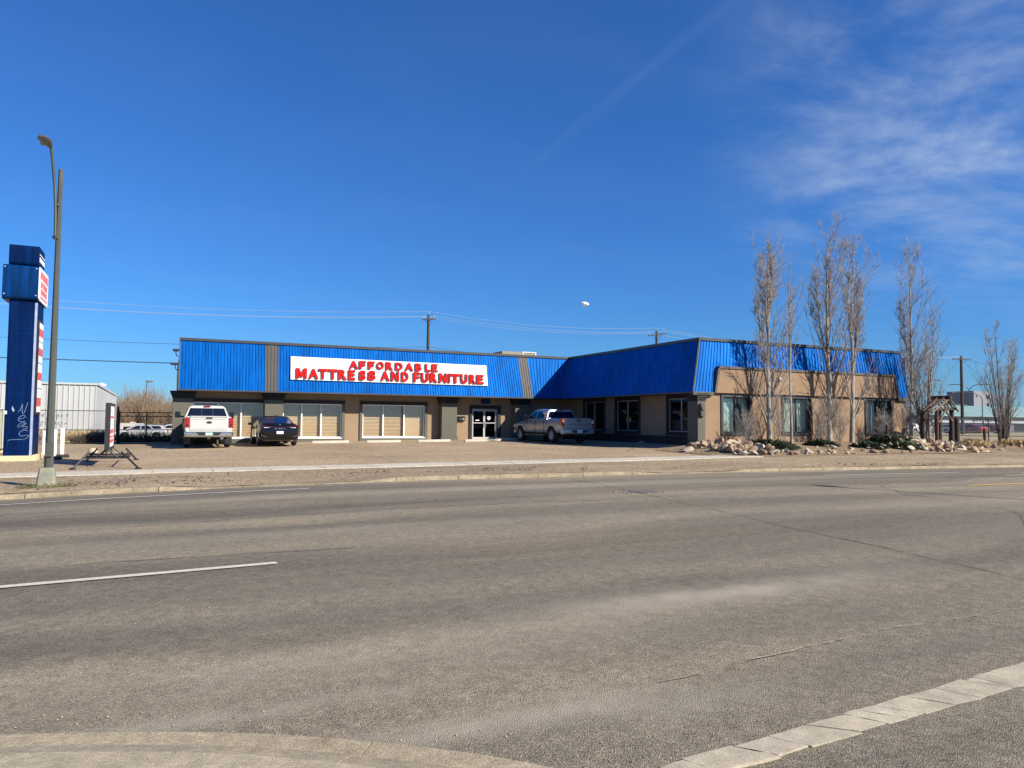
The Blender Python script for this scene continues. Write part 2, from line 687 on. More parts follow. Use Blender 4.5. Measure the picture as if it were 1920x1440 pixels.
gravel_mat('asphalt_worn', (.12, .105, .088), (.215, .19, .158), (.34, .30, .25), 85, [(.8, .79, .78), (1.15, 1.12, 1.04)], stretch=(.5, 1, 1), bump=.7, patch=.6)
gravel_mat('lot_gravel', (.18, .13, .08), (.335, .255, .165), (.52, .42, .29), 34, [(.82, .80, .77), (1.08, 1.07, 1.04)], bump=.8, patch=.22, wear=[(8, 35.8, .5, .7, .8), (10.8, 35.2, .45, .8, .7), (13.4, 35.6, .5, .6, .6), (16.2, 35, .6, .7, .7), (5, 34, .5, .5, .8), (1.8, 33.5, .5, .5, .7), (12, 30, 6, .25, .4), (9, 27.6, 8, .3, .4), (18, 26.2, 4, .3, .45), (-1, 36, 1.5, .6, .4)], wear_col=(.13, .098, .066))
gravel_mat('boulevard_gravel', (.16, .12, .08), (.285, .225, .15), (.45, .37, .26), 34, [(.72, .70, .66), (1.12, 1.10, 1.05)], stretch=(.4, 1, 1), bump=.8, patch=.5)
gravel_mat('dry_ground', (.20, .16, .10), (.34, .28, .18), (.48, .41, .28), 12, [(.75, .73, .66), (1.1, 1.08, 1.0)], bump=.6, patch=.1)
gravel_mat('bed_soil', (.12, .085, .055), (.24, .18, .12), (.38, .30, .2), 22, [(.7, .68, .62), (1.1, 1.06, 1.0)], bump=.8, patch=.8)
gravel_mat('concrete', (.255, .215, .15), (.32, .272, .195), (.385, .332, .245), 90, [(.84, .83, .80), (1.06, 1.05, 1.03)], bump=.25, patch=.8)
gravel_mat('kerb_concrete', (.22, .18, .125), (.285, .24, .165), (.35, .30, .215), 70, [(.70, .68, .64), (1.10, 1.09, 1.06)], bump=.4, patch=1.1)
gravel_mat('footway_concrete', (.30, .26, .19), (.355, .31, .23), (.41, .36, .275), 90, [(.82, .81, .78), (1.06, 1.05, 1.03)], bump=.25, patch=.7)
gravel_mat('concrete_pale', (.41, .375, .305), (.48, .44, .36), (.55, .505, .42), 90, [(.86, .86, .85), (1.05, 1.05, 1.05)], bump=.2, patch=.7)
gravel_mat('road_paint', (.36, .315, .24), (.43, .385, .30), (.48, .43, .345), 130, [(.80, .78, .74), (1.06, 1.06, 1.03)], bump=.12, patch=1.2)
mat('manhole_iron', (.12, .11, .10), .7, var=.3, scale=14)
mat('line_white', (.50, .47, .40), .8, var=.2, scale=20)
mat('line_yellow', (.62, .38, .10), .8, var=.2, scale=20)
mat('crack', (.05, .045, .04), .95)
mat('crack_brown', (.10, .085, .065), .95)  # brown of the cracks in the lot and boulevard
mat('blue_panel', (.0, .100, .39), .46, metal=.35, var=.20, scale=.6, spec=.1, stretch=(1, 1, .25), bump=.12, bscale=3, streaks=.28)
mat('grey_panel', (.062, .058, .052), .5, var=.12, scale=1.2, spec=.5)
mat('flashing', (.04, .042, .045), .45, spec=.5, var=.15, scale=3)
mat('soffit', (.012, .012, .013), .8)  # base darkened so the colour deepens the shade under the eave
mat('stucco_tan', (.275, .195, .125), .95, var=.07, scale=1.1, bump=.5, bscale=90)
mat('stucco_brown', (.255, .17, .105), .95, var=.10, scale=1.4, bump=.55, bscale=80)
mat('stucco_back', (.30, .29, .28), .95, var=.1, scale=1.2)
mat('pilaster_grey', (.105, .102, .08), .9, var=.08, scale=1.5, bump=.3, bscale=70)
mat('trim_dark', (.014, .014, .015), .75, var=.2, scale=3)  # dark trim, base taken darker still to deepen the shade around it
mat('trim_grey', (.085, .08, .07), .8, var=.2, scale=6, bump=.3, bscale=30)
mat('frame_white', (.74, .73, .70), .5, var=.04, scale=5)
mat('frame_leaf', (.46, .455, .44), .45, var=.06, scale=6)
mat('frame_alu', (.30, .30, .30), .4, metal=.4)
mat('frame_black', (.02, .02, .022), .5)
glass_mat('glass_clear', (.95, .97, .96), refl=.075, clear=.97)
glass_mat('glass_dark', (.45, .52, .58), refl=.07, clear=.85)
glass_mat('glass_door', (.3, .3, .32), refl=.035, clear=.7)
mat('blind_tan', (.60, .425, .27), .75, var=.06, scale=4)
mat('blind_green', (.52, .63, .57), .8, var=.10, scale=3)
mat('interior', (.05, .042, .035), .95)
mat('roof_membrane', (.30, .29, .27), .95, var=.1, scale=1)
mat('sign_white', (.80, .80, .79), .5, var=.02, scale=2)
mat('sign_red', (.44, .009, .009), .65, var=.06, scale=3, spec=.08)
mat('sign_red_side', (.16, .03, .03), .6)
mat('hvac', (.22, .20, .15), .7, var=.1, scale=2)
mat('hvac_edge', (.48, .47, .44), .6)
mat('pylon_blue', (.0006, .012, .066), .5, var=.25, scale=1.2, spec=.06, stretch=(3, 3, .35), streaks=.3)
mat('pylon_cabinet', (.0008, .026, .115), .4, var=.28, scale=1.0, spec=.12, stretch=(4, 4, .3), streaks=.4)
mat('pylon_edge', (.28, .34, .48), .5, var=.2, scale=3)
mat('face_white', (.74, .75, .74), .4, var=.05, scale=2)
mat('face_red', (.60, .10, .10), .5, var=.15, scale=5)
mat('face_blue', (.16, .36, .52), .5)
mat('chalk', (.24, .32, .44), .8)
mat('timber_pale', (.58, .48, .30), .85, var=.2, scale=5, stretch=(1, 1, 6))
mat('galvanised', (.085, .093, .08), .5, metal=.35, var=.18, scale=3, stretch=(2, 2, .4))
mat('lamp_base', (.15, .185, .145), .9, var=.25, scale=5, col2=(.29, .25, .19), bump=.5, bscale=30)
mat('lamp_head', (.17, .17, .16), .45, metal=.4)
mat('lamp_lens', (.25, .21, .16), .25)
mat('black_steel', (.018, .018, .02), .5, var=.2, scale=6)
mat('dark_steel', (.05, .05, .055), .55, metal=.3)
mat('fence_wire', (.36, .37, .37), .5, metal=.5)
mat('bollard_white', (.78, .77, .72), .6, var=.05, scale=5)
mat('rubber', (.02, .02, .021), .85, var=.2, scale=9)
mat('metal_siding', (.42, .435, .44), .6, var=.06, scale=.5)
mat('metal_siding_dark', (.44, .46, .46), .6, var=.05, scale=.5)
mat('graffiti', (.30, .34, .36), .8)
mat('box_green', (.42, .45, .34), .7, var=.08, scale=2)
mat('bark_pale', (.15, .135, .115), .9, col2=(.42, .40, .355), scale=2.2, bump=.5, bscale=22, stretch=(3, 3, .8))
mat('bark_dark', (.075, .06, .05), .95, var=.35, scale=4)
mat('twig', (.235, .208, .19), .9, var=.3, scale=2.5)
mat('twig_pale', (.25, .22, .19), .9, var=.3, scale=2.5)
mat('brush_tan', (.19, .135, .085), .95, var=.35, scale=.25)
mat('brush_dark', (.055, .045, .035), .95, var=.4, scale=2)
mat('rock_tan', (.32, .23, .145), .92, var=.30, scale=4, bump=.5, bscale=14)
mat('rock_pale', (.45, .375, .275), .92, var=.22, scale=4, bump=.5, bscale=14)
mat('rock_rose', (.22, .145, .105), .92, var=.28, scale=4, bump=.5, bscale=14)
mat('juniper', (.022, .040, .014), .85, var=.55, scale=4)
mat('straw', (.40, .28, .13), .9, var=.3, scale=3)
mat('weed', (.12, .12, .045), .9, var=.3, scale=5)
mat('log_dark', (.038, .028, .022), .9, var=.35, scale=4, stretch=(3, 3, .6), bump=.5, bscale=25)
mat('log_red', (.085, .036, .026), .9, var=.35, scale=4, stretch=(3, 3, .6))
mat('log_weathered', (.155, .11, .082), .9, var=.35, scale=4)
mat('pole_wood', (.055, .042, .035), .9, var=.3, scale=3, stretch=(4, 4, .5))
mat('wire_alu', (.42, .46, .50), .5, metal=.3)
mat('wire_black', (.03, .03, .035), .7)
mat('spruce', (.018, .032, .018), .9, var=.4, scale=2)
mat('teal_roof', (.19, .30, .29), .6, var=.05, scale=.3)
mat('store_band', (.33, .36, .40), .7)
mat('store_wall', (.10, .11, .13), .8)
mat('letter_black', (.02, .02, .022), .6)
mat('tower_grey', (.19, .205, .23), .8, var=.04, scale=.1)
mat('sign_green', (.012, .045, .03), .6)
mat('bag_white', (.85, .86, .88), .4)
# vehicles
mat('paint_white', (.50, .495, .475), .25, var=.03, scale=3, coat=.6)
mat('paint_black', (.004, .004, .005), .10, spec=.3, coat=.5)
mat('paint_silver', (.34, .355, .38), .28, metal=.45, var=.04, scale=2, coat=.6)
mat('paint_grey_car', (.50, .52, .54), .3, metal=.4, coat=.5)
mat('paint_red_car', (.30, .02, .025), .3, coat=.5)
mat('paint_blue_car', (.03, .10, .26), .3, coat=.5)
mat('chrome', (.58, .58, .57), .16, metal=.9)
mat('car_glass', (.006, .008, .014), .04, spec=.7)
mat('car_glass_blue', (.003, .008, .04), .13, spec=.6)
mat('car_trim', (.012, .012, .013), .5)
mat('lamp_red', (.28, .008, .008), .15, coat=.8)
mat('lamp_red_dark', (.06, .004, .008), .12, coat=.8)
mat('lamp_clear', (.75, .62, .62), .15)
mat('tyre', (.013, .013, .014), .8)
mat('alloy', (.50, .50, .51), .3, metal=.7)
mat('plate_green', (.20, .46, .33), .5, var=.15, scale=30)
mat('plate_white', (.78, .79, .82), .5)

# ------------------------------------------------------------------ terrain, road, pavements


def frange(a, b, s):
    n = max(1, round((b - a) / s))
    return [a + (b - a) * i / n for i in range(n + 1)]


def sheet(name, us, vs_, zf, material, skip=None, kind='structure'):
    mb = MB()
    nu, nv = len(us), len(vs_)
    mb.v = [(u, v, zf(u, v)) for v in vs_ for u in us]
    for j in range(nv - 1):
        for i in range(nu - 1):
            if skip and skip((us[i] + us[i + 1]) / 2, (vs_[j] + vs_[j + 1]) / 2):
                continue
            mb.f.append((j * nu + i, j * nu + i + 1, (j + 1) * nu + i + 1, (j + 1) * nu + i))
            mb.m.append(0)
    o = mb.build(name, material, smooth=30)
    return tag(o, kind=kind)


FINE_U = [-2500, -900, -300, -150, -90] + frange(-60, 60, 1) + [75, 90, 120, 160, 240, 400, 900, 2500]
sheet('ground', FINE_U, [-2500, -600, -150, -60, -30, -10, 0, 4, 8, 12, 16, 18.3, 18.45] + frange(20, 60, 2) + [65, 70, 77, 90, 120, 200, 400, 900, 3000],
      lambda u, v: g(u, v) - .09, 'dry_ground')
ROAD = sheet('road', [-900, -300, -150, -90] + frange(-60, 60, .8) + [75, 90, 120, 160, 240, 400, 900], [-60, -30, -15, -6] + frange(-2, 18.3, .7),
             lambda u, v: g(u, v), 'asphalt')
BLVD = sheet('boulevard', [-300, -120] + frange(-60, 60, .7) + [90, 150, 300], frange(18.46, 22.6, .6), lambda u, v: g(u, v) + .004 + .015 * noise.noise((u * .9, v * 1.3, 0)), 'boulevard_gravel')
LOT = sheet('parking_lot', [-60] + frange(-40, 22.9, .9), frange(22, 41.4, .9), lambda u, v: g(u, v) + .012 * noise.noise((u * .5, v * .5, 3)) * (1 if v > 23.6 else 0), 'lot_gravel', skip=None)


def ribbon(pts, w, dz, name, material, parent, wob=0.0, fade=False):
    """flat painted or sealed strip that follows the road surface"""
    mb = MB()
    n = len(pts)
    L_, R_ = [], []
    for i, (u, v) in enumerate(pts):
        a, b = pts[max(0, i - 1)], pts[min(n - 1, i + 1)]
        d = Vector((b[0] - a[0], b[1] - a[1])).normalized()
        ww = w / 2 * (1 + wob * (rnd.random() - .5) * 2)
        if fade and i in (0, n - 1):
            ww *= .15
        L_.append((u - d.y * ww, v + d.x * ww))
        R_.append((u + d.y * ww, v - d.x * ww))
    mb.v = [(a, b, g(a, b) + dz) for a, b in L_] + [(a, b, g(a, b) + dz) for a, b in R_]
    mb.f = [(i, n + i, n + i + 1, i + 1) for i in range(n - 1)]
    mb.m = [0] * (n - 1)
    return mb.build(name, material, parent)


def line_u(u0, u1, v, w, material, name='lane_marking', v1=None):
    return ribbon([(u, v + ((v1 or v) - v) * (u - u0) / (u1 - u0)) for u in frange(u0, u1, .4)], w, .012, name, material, ROAD)


line_u(-7.2, 1.2, 8.30, .12, 'line_white', v1=8.80)
line_u(-16, -10, 8.1, .12, 'line_white')
line_u(-4.6, 3.0, 16.9, .10, 'line_white', v1=17.2)
line_u(17.9, 24.0, 16.35, .12, 'line_white')
line_u(16.2, 20.6, 17.75, .10, 'line_white')
line_u(18.9, 48, 12.6, .12, 'line_yellow')
line_u(24.2, 40, 14.9, .14, 'line_white')
mb = MB()
for (a, b) in ((26.0, 15.55),):
    pts = [(a, b), (a + 1.2, b + .35), (a + 6, b + .38), (a + 6, b - .4), (a + .8, b - .45)]
    mb.add([(p, q, g(p, q) + .013) for p, q in pts], [tuple(range(5))])
mb.build('lane_marking', 'line_white', ROAD)


def crack(pts, w=.025, name='crack', parent=None, mt='crack', dz=.009, jit=.03):
    out = []
    for (a, b), (c, d) in zip(pts, pts[1:]):
        n = max(2, int(math.hypot(c - a, d - b) / .3))
        for i in range(n):
            t = i / n
            out.append((a + (c - a) * t + rnd.uniform(-jit, jit), b + (d - b) * t + rnd.uniform(-jit, jit)))
    out.append(pts[-1])
    return ribbon(out, w, dz, name, mt, parent or ROAD, wob=.5, fade=True)


crack([(9.85, 17.4), (9.65, 15.0), (9.3, 12.7), (9.05, 10.4), (8.8, 8.7), (8.74, 7.3), (8.58, 5.1), (8.4, 2)], .017)
crack([(-3, 12.2), (4, 12.9), (9, 12.7)], .018)
crack([(-1, 9.6), (2.5, 9.4)], .015)
crack([(12, 7.0), (14.5, 8.8), (15.2, 11.5), (17, 14)], .014, jit=.07)
crack([(-6, 14.2), (2, 14.6), (12, 14.3), (24, 14.5)], .012, jit=.04)
for pts_, w_ in (([(12.6, 39), (14.2, 34), (15.8, 29.5), (16.4, 24)], .04), ([(3.5, 33), (6, 30.5), (7.2, 27), (7.0, 24)], .025), ([(7.2, 27), (10, 26.2), (12.5, 27.2)], .02), ([(-1, 31), (2, 30), (5, 31.5)], .025), ([(20.4, 30), (18.5, 27.5), (19, 24.5)], .025)):
    crack(pts_, w_, parent=LOT, dz=.022, jit=.09, mt='crack_brown')
for pts_ in ([(6, 21.6), (9, 20.4), (11.2, 20.9)], [(11, 18.7), (12, 20.2), (11.5, 21.8)], [(14, 19.2), (16.5, 20.4), (19, 20.0)], [(9, 20.4), (9.6, 19.2)]):
    crack(pts_, .03, parent=BLVD, dz=.03, jit=.08, mt='crack_brown')
# raised joint between the through road and the side-street patch: a step of worn asphalt
us = frange(2.3, 40, .09)
mb = MB()
pts = [(u, 4.02 + min(.33, (u - 2.3) * .11) + .035 * noise.noise((u * 1.7, 0, 5)) + .03 * noise.noise((u * 5, 2, 5))) for u in us]
n = len(pts)
mb.v = [(u, v, g(u, v) + .016) for u, v in pts] + [(u, v - .05, g(u, v) + .002) for u, v in pts]
fd = lambda u: min(1, max(0, (u - 2.4) / 1.1))
mb.v = []
for k, (dv, dz) in enumerate(((0, -.004), (.02, .015), (.12, .015), (None, .013), (None, .013), (None, .013))):
    for u, v in pts:
        y = v - dv if dv is not None else (3.9, 2.0, -3.0)[k - 3]
        mb.v.append((u, y, g(u, y) - .006 + (dz + .006) * fd(u + .3 * noise.noise((u * 3, y * 3, 4)))))
mb.f = [(k * n + i, k * n + i + 1, (k + 1) * n + i + 1, (k + 1) * n + i) for k in range(5) for i in range(n - 1)]
mb.m = [0] * len(mb.f)
mb.build('side_street_patch', 'asphalt', ROAD)
seam = [(u, v + .012 * noise.noise((u * 9, 3, 1))) for u, v in pts if u > 2.9]
k = 0
while k < len(seam) - 4:
    n2_ = rnd.randrange(4, 16)
    ribbon(seam[k:k + n2_], rnd.uniform(.006, .017), .0165, 'patch_seam', 'concrete', ROAD, wob=.95, fade=True)
    k += n2_ + rnd.randrange(0, 5)

# crosswalk bar: broken into pieces by slanting cracks
cuts = []
u = 2.25
while u < 12:
    s = rnd.uniform(.10, .34)
    cuts.append((u, u + .14 + rnd.uniform(-.07, .07)))
    u += s
for (a0, a1), (b0, b1) in zip(cuts, cuts[1:]):
    gap = .0025
    va, vb = 2.93 + (a0 - 2.25) * .055, 3.10 + (a0 - 2.25) * .082
    va2, vb2 = 2.93 + (b0 - 2.25) * .055, 3.10 + (b0 - 2.25) * .082
    j = lambda: rnd.uniform(-.014, .014)
    p = [(a1 + gap, va + j()), (b1 - gap, va2 + j()), ((b0 + b1) / 2 - gap + j(), (va2 + vb2) / 2), (b0 - gap, vb2 + j()), (a0 + gap, vb + j()), ((a0 + a1) / 2 + gap + j(), (va + vb) / 2)]
    MB().prism([(x, y, g(x, y)) for x, y in p], (0, 0, .0), (0, 0, .0165)).build('crosswalk_bar_piece', 'road_paint', ROAD)

# near corner: gutter, kerb and footway in concrete
corner = [(-40, 5.35), (-12, 5.35), (-5, 5.33), (-3, 5.25), (-1.8, 5.08), (-.73, 4.80), (.03, 4.52), (.45, 4.33), (.81, 4.13), (1.29, 3.79), (1.72, 3.40), (1.95, 3.1), (2.3, 2.5), (2.6, 1.7), (2.8, .6), (2.9, -1), (2.9, -12)]


def offset(path, d):
    out = []
    n = len(path)
    for i, (x, y) in enumerate(path):
        a, b = path[max(0, i - 1)], path[min(n - 1, i + 1)]
        t = Vector((b[0] - a[0], b[1] - a[1])).normalized()
        out.append((x + t.y * d, y - t.x * d))
    return out


def band(path, d0, d1, z0, z1, name, material, parent, i0=0, i1=None, trim=0.0, rim=None):
    A, B = offset(path, d0)[i0:i1], offset(path, d1)[i0:i1]
    mb_ = MB()
    n_ = len(A)
    R_ = path[i0:i1]
    mb_.v = [(a, b, g(*r_) + z0) for (a, b), r_ in zip(A, R_)] + [(a, b, g(*r_) + z1) for (a, b), r_ in zip(B, R_)] + [(a, b, -.25) for a, b in A] + [(a, b, -.25) for a, b in B]
    for i in range(n_ - 1):
        mb_.f += [(i, i + 1, n_ + i + 1, n_ + i), (i, 2 * n_ + i, 2 * n_ + i + 1, i + 1), (n_ + i, n_ + i + 1, 3 * n_ + i + 1, 3 * n_ + i)]
    for i in (0, n_ - 1):
        mb_.f.append((i, n_ + i, 3 * n_ + i, 2 * n_ + i))
    mb_.m = [0] * len(mb_.f)
    return mb_.build(name, material, parent)


def densify(path, step=.12):
    out = []
    for (a, b), (c, d) in zip(path, path[1:]):
        n_ = max(1, int(math.hypot(c - a, d - b) / step)) if abs(a) < 6 else 2
        out += [(a + (c - a) * i / n_, b + (d - b) * i / n_) for i in range(n_)]
    return out + [path[-1]]


def smooth_path(p, it=6):
    for _ in range(it):
        p = [p[0]] + [((a[0] + 2 * b[0] + c[0]) / 4, (a[1] + 2 * b[1] + c[1]) / 4) for a, b, c in zip(p, p[1:], p[2:])] + [p[-1]]
    return p


cp = smooth_path(densify(corner))
WALK = MB()
inner = offset(cp, .46)
WALK.v = [(a, b, -.01 + .05 * min(1, max(0, (b - 3) / 2))) for a, b in inner] + [(-40, -12, .0)]
WALK.f = [tuple(range(len(WALK.v)))]
WALK.m = [0]
WALK = tag(WALK.build('footway', 'footway_concrete'), kind='structure')
KERB = tag(thing('kerb', None, None), kind='structure')
# sections between the expansion joints
joints = [0]
for target in (-8, -4.2, 1.02, 2.35, 2.86):
    k = min(range(len(cp)), key=lambda i: abs(cp[i][0] - target) + (0 if cp[i][1] > 0 else 5))
    joints.append(k)
joints.append(len(cp) - 1)
joints = sorted(set(joints))
for a, b in zip(joints, joints[1:]):
    if b - a < 2:
        continue
    seg = cp[a:b + 1]
    # pull the ends back a little so the joint shows
    d0 = Vector((seg[1][0] - seg[0][0], seg[1][1] - seg[0][1])).normalized() * .006
    seg = [(seg[0][0] + d0.x, seg[0][1] + d0.y)] + seg[1:-1] + [(seg[-1][0] - d0.x, seg[-1][1] - d0.y)]
    band(seg, 0, .26, .012, .004, 'gutter_section', 'concrete', KERB)
    band(seg, .262, .45, .055, .098, 'kerb_section', 'concrete', KERB)

# far kerb along the boulevard: stones between joints, dropped at the entrances
us = [-34, -30, -26, -22, -18, -14.5, -11, -8, -5.6, -2.55, -.05, 1.7, 3.5, 5.35, 7.0, 8.2, 9.35, 10.75, 12.4, 13.9, 15.4, 16.9, 18.1, 20.0, 22.2, 24.2, 26.6, 27.9, 29.3, 31.5, 34, 37, 40, 44, 48, 53, 58]
for a, b in zip(us, us[1:]):
    mb = MB()
    row = frange(a + .008, b - .008, .5)
    prof = [(18.28, 0), (18.30, .75), (18.33, 1), (18.47, 1.02), (18.48, 0)]
    rings = []
    for u in row:
        z0 = interp(ZR, u)
        h = kerb_h(u)
        rings.append([Vector((u, v, z0 - .06 + (h + .06) * t)) for v, t in prof])
    mb.rings(rings, closed=False, caps=False)
    mb.add(rings[0], [tuple(range(5))])
    mb.add(rings[-1], [tuple(range(5))])
    mb.build('kerb_stone', 'kerb_concrete', KERB, smooth=40)

# footpath slabs in front of the lot
PATH = tag(thing('sidewalk', None, None), kind='structure')
u = -12.4
while u < 20.8:
    w = 1.52
    a, b = u + .007, u + w - .007
    t = rnd.uniform(-.008, .008)
    sk = .12 * max(0, (u - 15)) / 6
    P = [(a, 22.02 + sk), (b, 22.02 + sk), (b, 23.48), (a, 23.48)]
    top = [(x, y, interp(FR, x) + .03 + t * (x - u - .7)) for x, y in P]
    MB().prism(top, (0, 0, -.12), (0, 0, 0)).build('slab', 'concrete_pale', PATH)
    u += w

# planted bed under the right wing


def bedz(u, v):
    e = min(1, max(0, (u - 19.9) / 1.2)) * min(1, max(0, (v - 22.5) / 1.6))
    z = g(u, v) + .01 + .16 * e
    z += .30 * math.exp(-((u - 33.2) / 1.9) ** 2 - ((v - 24.9) / 1.5) ** 2)
    z += .12 * math.exp(-((u - 21.9) / 1.3) ** 2 - ((v - 25.2) / 1.5) ** 2)
    return z + .03 * noise.noise((u * 1.3, v * 1.3, 1)) * e


tag(sheet('planting_bed', frange(19.9, 46, .45), frange(22.45, 27.75, .45), bedz, 'bed_soil'), kind='structure')

# ------------------------------------------------------------------ the store building (L-shaped, mansard fascia)
ZM, ZT = 3.08, 5.58            # bottom and top of the mansard
VW, VM, VMT = 41.25, 40.05, 40.30   # left wing: wall, mansard bottom, mansard top
UL = .65                       # left end
US, UM, UMT = 23.06, 22.06, 22.67   # right wing, side: wall, mansard bottom, mansard top
V2, V2M, V2T = 27.72, 27.62, 27.90  # right wing, front
UR, URT = 36.62, 36.3          # right end
STORE = thing('store_building', 'long tan stucco store with bright blue ribbed metal fascia, L-shaped', 'building', (12, 41, .3))


def wall(name, material, axis, plane, a0, a1, z0, z1, holes, depth, inward):
    """wall face with openings and reveals; axis 'u' runs along X, 'v' along Y"""
    mb_ = MB()
    xs = sorted({a0, a1, *[h[0] for h in holes], *[h[1] for h in holes]})
    zs = sorted({z0, z1, *[h[2] for h in holes], *[h[3] for h in holes]})
    P = (lambda a, z, d: (a, plane + d * inward, z)) if axis == 'u' else (lambda a, z, d: (plane + d * inward, a, z))
    for xa, xb in zip(xs, xs[1:]):
        for za, zb in zip(zs, zs[1:]):
            if any(h[0] - 1e-6 <= xa and xb <= h[1] + 1e-6 and h[2] - 1e-6 <= za and zb <= h[3] + 1e-6 for h in holes):
                continue
            mb_.quad(P(xa, za, 0), P(xb, za, 0), P(xb, zb, 0), P(xa, zb, 0))
    for x0, x1, y0, y1 in holes:
        mb_.quad(P(x0, y0, 0), P(x1, y0, 0), P(x1, y0, depth), P(x0, y0, depth))
        mb_.quad(P(x0, y1, 0), P(x1, y1, 0), P(x1, y1, depth), P(x0, y1, depth))
        mb_.quad(P(x0, y0, 0), P(x0, y1, 0), P(x0, y1, depth), P(x0, y0, depth))
        mb_.quad(P(x1, y0, 0), P(x1, y1, 0), P(x1, y1, depth), P(x1, y0, depth))
    return mb_.build(name, material, STORE, fix=False)


def oriented(axis, plane, inward):
    """maps (along, depth-from-wall outwards, z) to world"""
    if axis == 'u':
        return lambda a, d, z: Vector((a, plane - inward * d, z))
    return lambda a, d, z: Vector((plane - inward * d, a, z))


def obox(mb_, F, a0, a1, d0, d1, z0, z1):
    p = [F(a, d, z) for z in (z0, z1) for a, d in ((a0, d0), (a1, d0), (a1, d1), (a0, d1))]
    return mb_.add(p, ((3, 2, 1, 0), (4, 5, 6, 7), (0, 1, 5, 4), (1, 2, 6, 5), (2, 3, 7, 6), (3, 0, 4, 7)))


def window(axis, plane, inward, a0, a1, z0, z1, mull, frame, glass, trim, tw=.15, blinds=None, sill=None, fw=.055, label=None):
    F = oriented(axis, plane, inward)
    mid = (F(a0, 0, z0) + F(a1, 0, z0)) / 2
    W = bpy.data.objects.new('window', None)
    C.objects.link(W)
    W.empty_display_size = .2
    W.location = mid - Vector(STORE.location)
    W.parent = STORE
    if label:
        W['label'] = label
    m_ = MB()
    for x0, x1, y0, y1 in ((a0, a1, z0, z0 + fw), (a0, a1, z1 - fw, z1), (a0, a0 + fw, z0 + fw, z1 - fw), (a1 - fw, a1, z0 + fw, z1 - fw)):
        obox(m_, F, x0, x1, -.12, -.02, y0, y1)
    m_.build('frame', frame, W)
    edges = [a0 + fw] + mull + [a1 - fw]
    for i, x in enumerate(mull):
        obox(MB(), F, x - .035, x + .035, -.115, -.025, z0 + fw, z1 - fw).build('mullion', frame, W)
    for i, (x0, x1) in enumerate(zip(edges, edges[1:])):
        lo = x0 + (.035 if i else 0)
        hi = x1 - (.035 if i < len(edges) - 2 else 0)
        obox(MB(), F, lo, hi, -.078, -.07, z0 + fw, z1 - fw).build('pane', glass, W)
        if blinds and blinds[i]:
            bm_, frac0, frac1, top, bot = blinds[i]
            b_ = MB()
            xa, xb = lo + (hi - lo) * frac0, lo + (hi - lo) * frac1
            zt_, zb_ = z0 + (z1 - z0) * top, z0 + (z1 - z0) * bot
            if bm_ == 'blind_tan':
                k = zt_ - rnd.uniform(0, .03)
                tl = rnd.uniform(-.02, .025)
                while k > zb_ + .07:
                    dk = rnd.uniform(-.006, .006)
                    p = [F(xa, -.195 + tl, k - .074 + dk), F(xb, -.195 + tl, k - .074 - dk), F(xb, -.235, k - dk), F(xa, -.235, k + dk)]
                    q = [F(xa, -.195 + tl, k - .074 + dk), F(xb, -.195 + tl, k - .074 - dk), F(xb, -.25, k - .080), F(xa, -.25, k - .080)]
                    b_.add(p, ((0, 1, 2, 3),))
                    b_.add(q, ((0, 1, 2, 3),))
                    k -= .078
            else:
                nn = 14
                for s_ in range(nn):
                    u0, u1 = xa + (xb - xa) * s_ / nn, xa + (xb - xa) * (s_ + 1) / nn
                    b_.quad(F(u0, -.22 - .03 * (s_ % 2), zb_), F(u1, -.22 - .03 * ((s_ + 1) % 2), zb_), F(u1, -.22 - .03 * ((s_ + 1) % 2), zt_), F(u0, -.22 - .03 * (s_ % 2), zt_))
            b_.build('blind', bm_, W, fix=False)
    if trim:
        t_ = MB()
        for x0, x1, y0, y1 in ((a0 - tw, a1 + tw, z1, z1 + tw), (a0 - tw, a0, z0, z1), (a1, a1 + tw, z0, z1), (a0 - tw, a1 + tw, z0 - tw, z0)):
            obox(t_, F, x0, x1, -.02, .055, y0, y1)
        t_.build('surround', trim, W)
    if sill:
        obox(MB(), F, a0 - .02, a1 + .02, -.06, .075, z0 - .045, z0 + .008).build('sill', sill, W)
    return W


# --- walls with openings
LW = [(1.38, 4.74, .66, 2.50), (5.74, 8.88, .67, 2.51), (10.03, 13.66, .69, 2.52)]
DOOR = (16.58, 18.24, .57, 2.39)
wall('front_wall', 'stucco_tan', 'u', VW, UL + .1, US + .3, .0, ZM + .2, LW + [DOOR], .3, 1)
SW = [(36.92, 39.04, 1.19, 2.85), (33.42, 35.55, 1.19, 2.85), (28.75, 30.80, 1.19, 2.85)]
wall('side_wall', 'stucco_tan', 'v', US, V2 + .02, VW + .3, .2, ZM + .2, SW, .3, 1)
RW = [(23.88, 25.52, 1.20, 2.88), (27.68, 29.44, 1.20, 2.90), (33.47, 35.29, 1.20, 2.92)]
RT = .14
wall('street_wall', 'stucco_brown', 'u', V2, 22.5, 36.52, .2, ZM, RW, .3, 1)
m = MB()
m.quad((36.52, V2, .2), (36.52, 57, .2), (36.52, 57, 5.3), (36.52, V2, 5.3))
m.quad((UL + .1, 57, 0), (36.52, 57, 0), (36.52, 57, 5.3), (UL + .1, 57, 5.3))
m.build('rear_wall', 'stucco_back', STORE, fix=False)
m = MB()
m.quad((UL + .1, VW, 0), (UL + .1, 57, 0), (UL + .1, 57, 5.4), (UL + .1, VW, 5.4))
m.build('end_wall', 'stucco_back', STORE, fix=False)
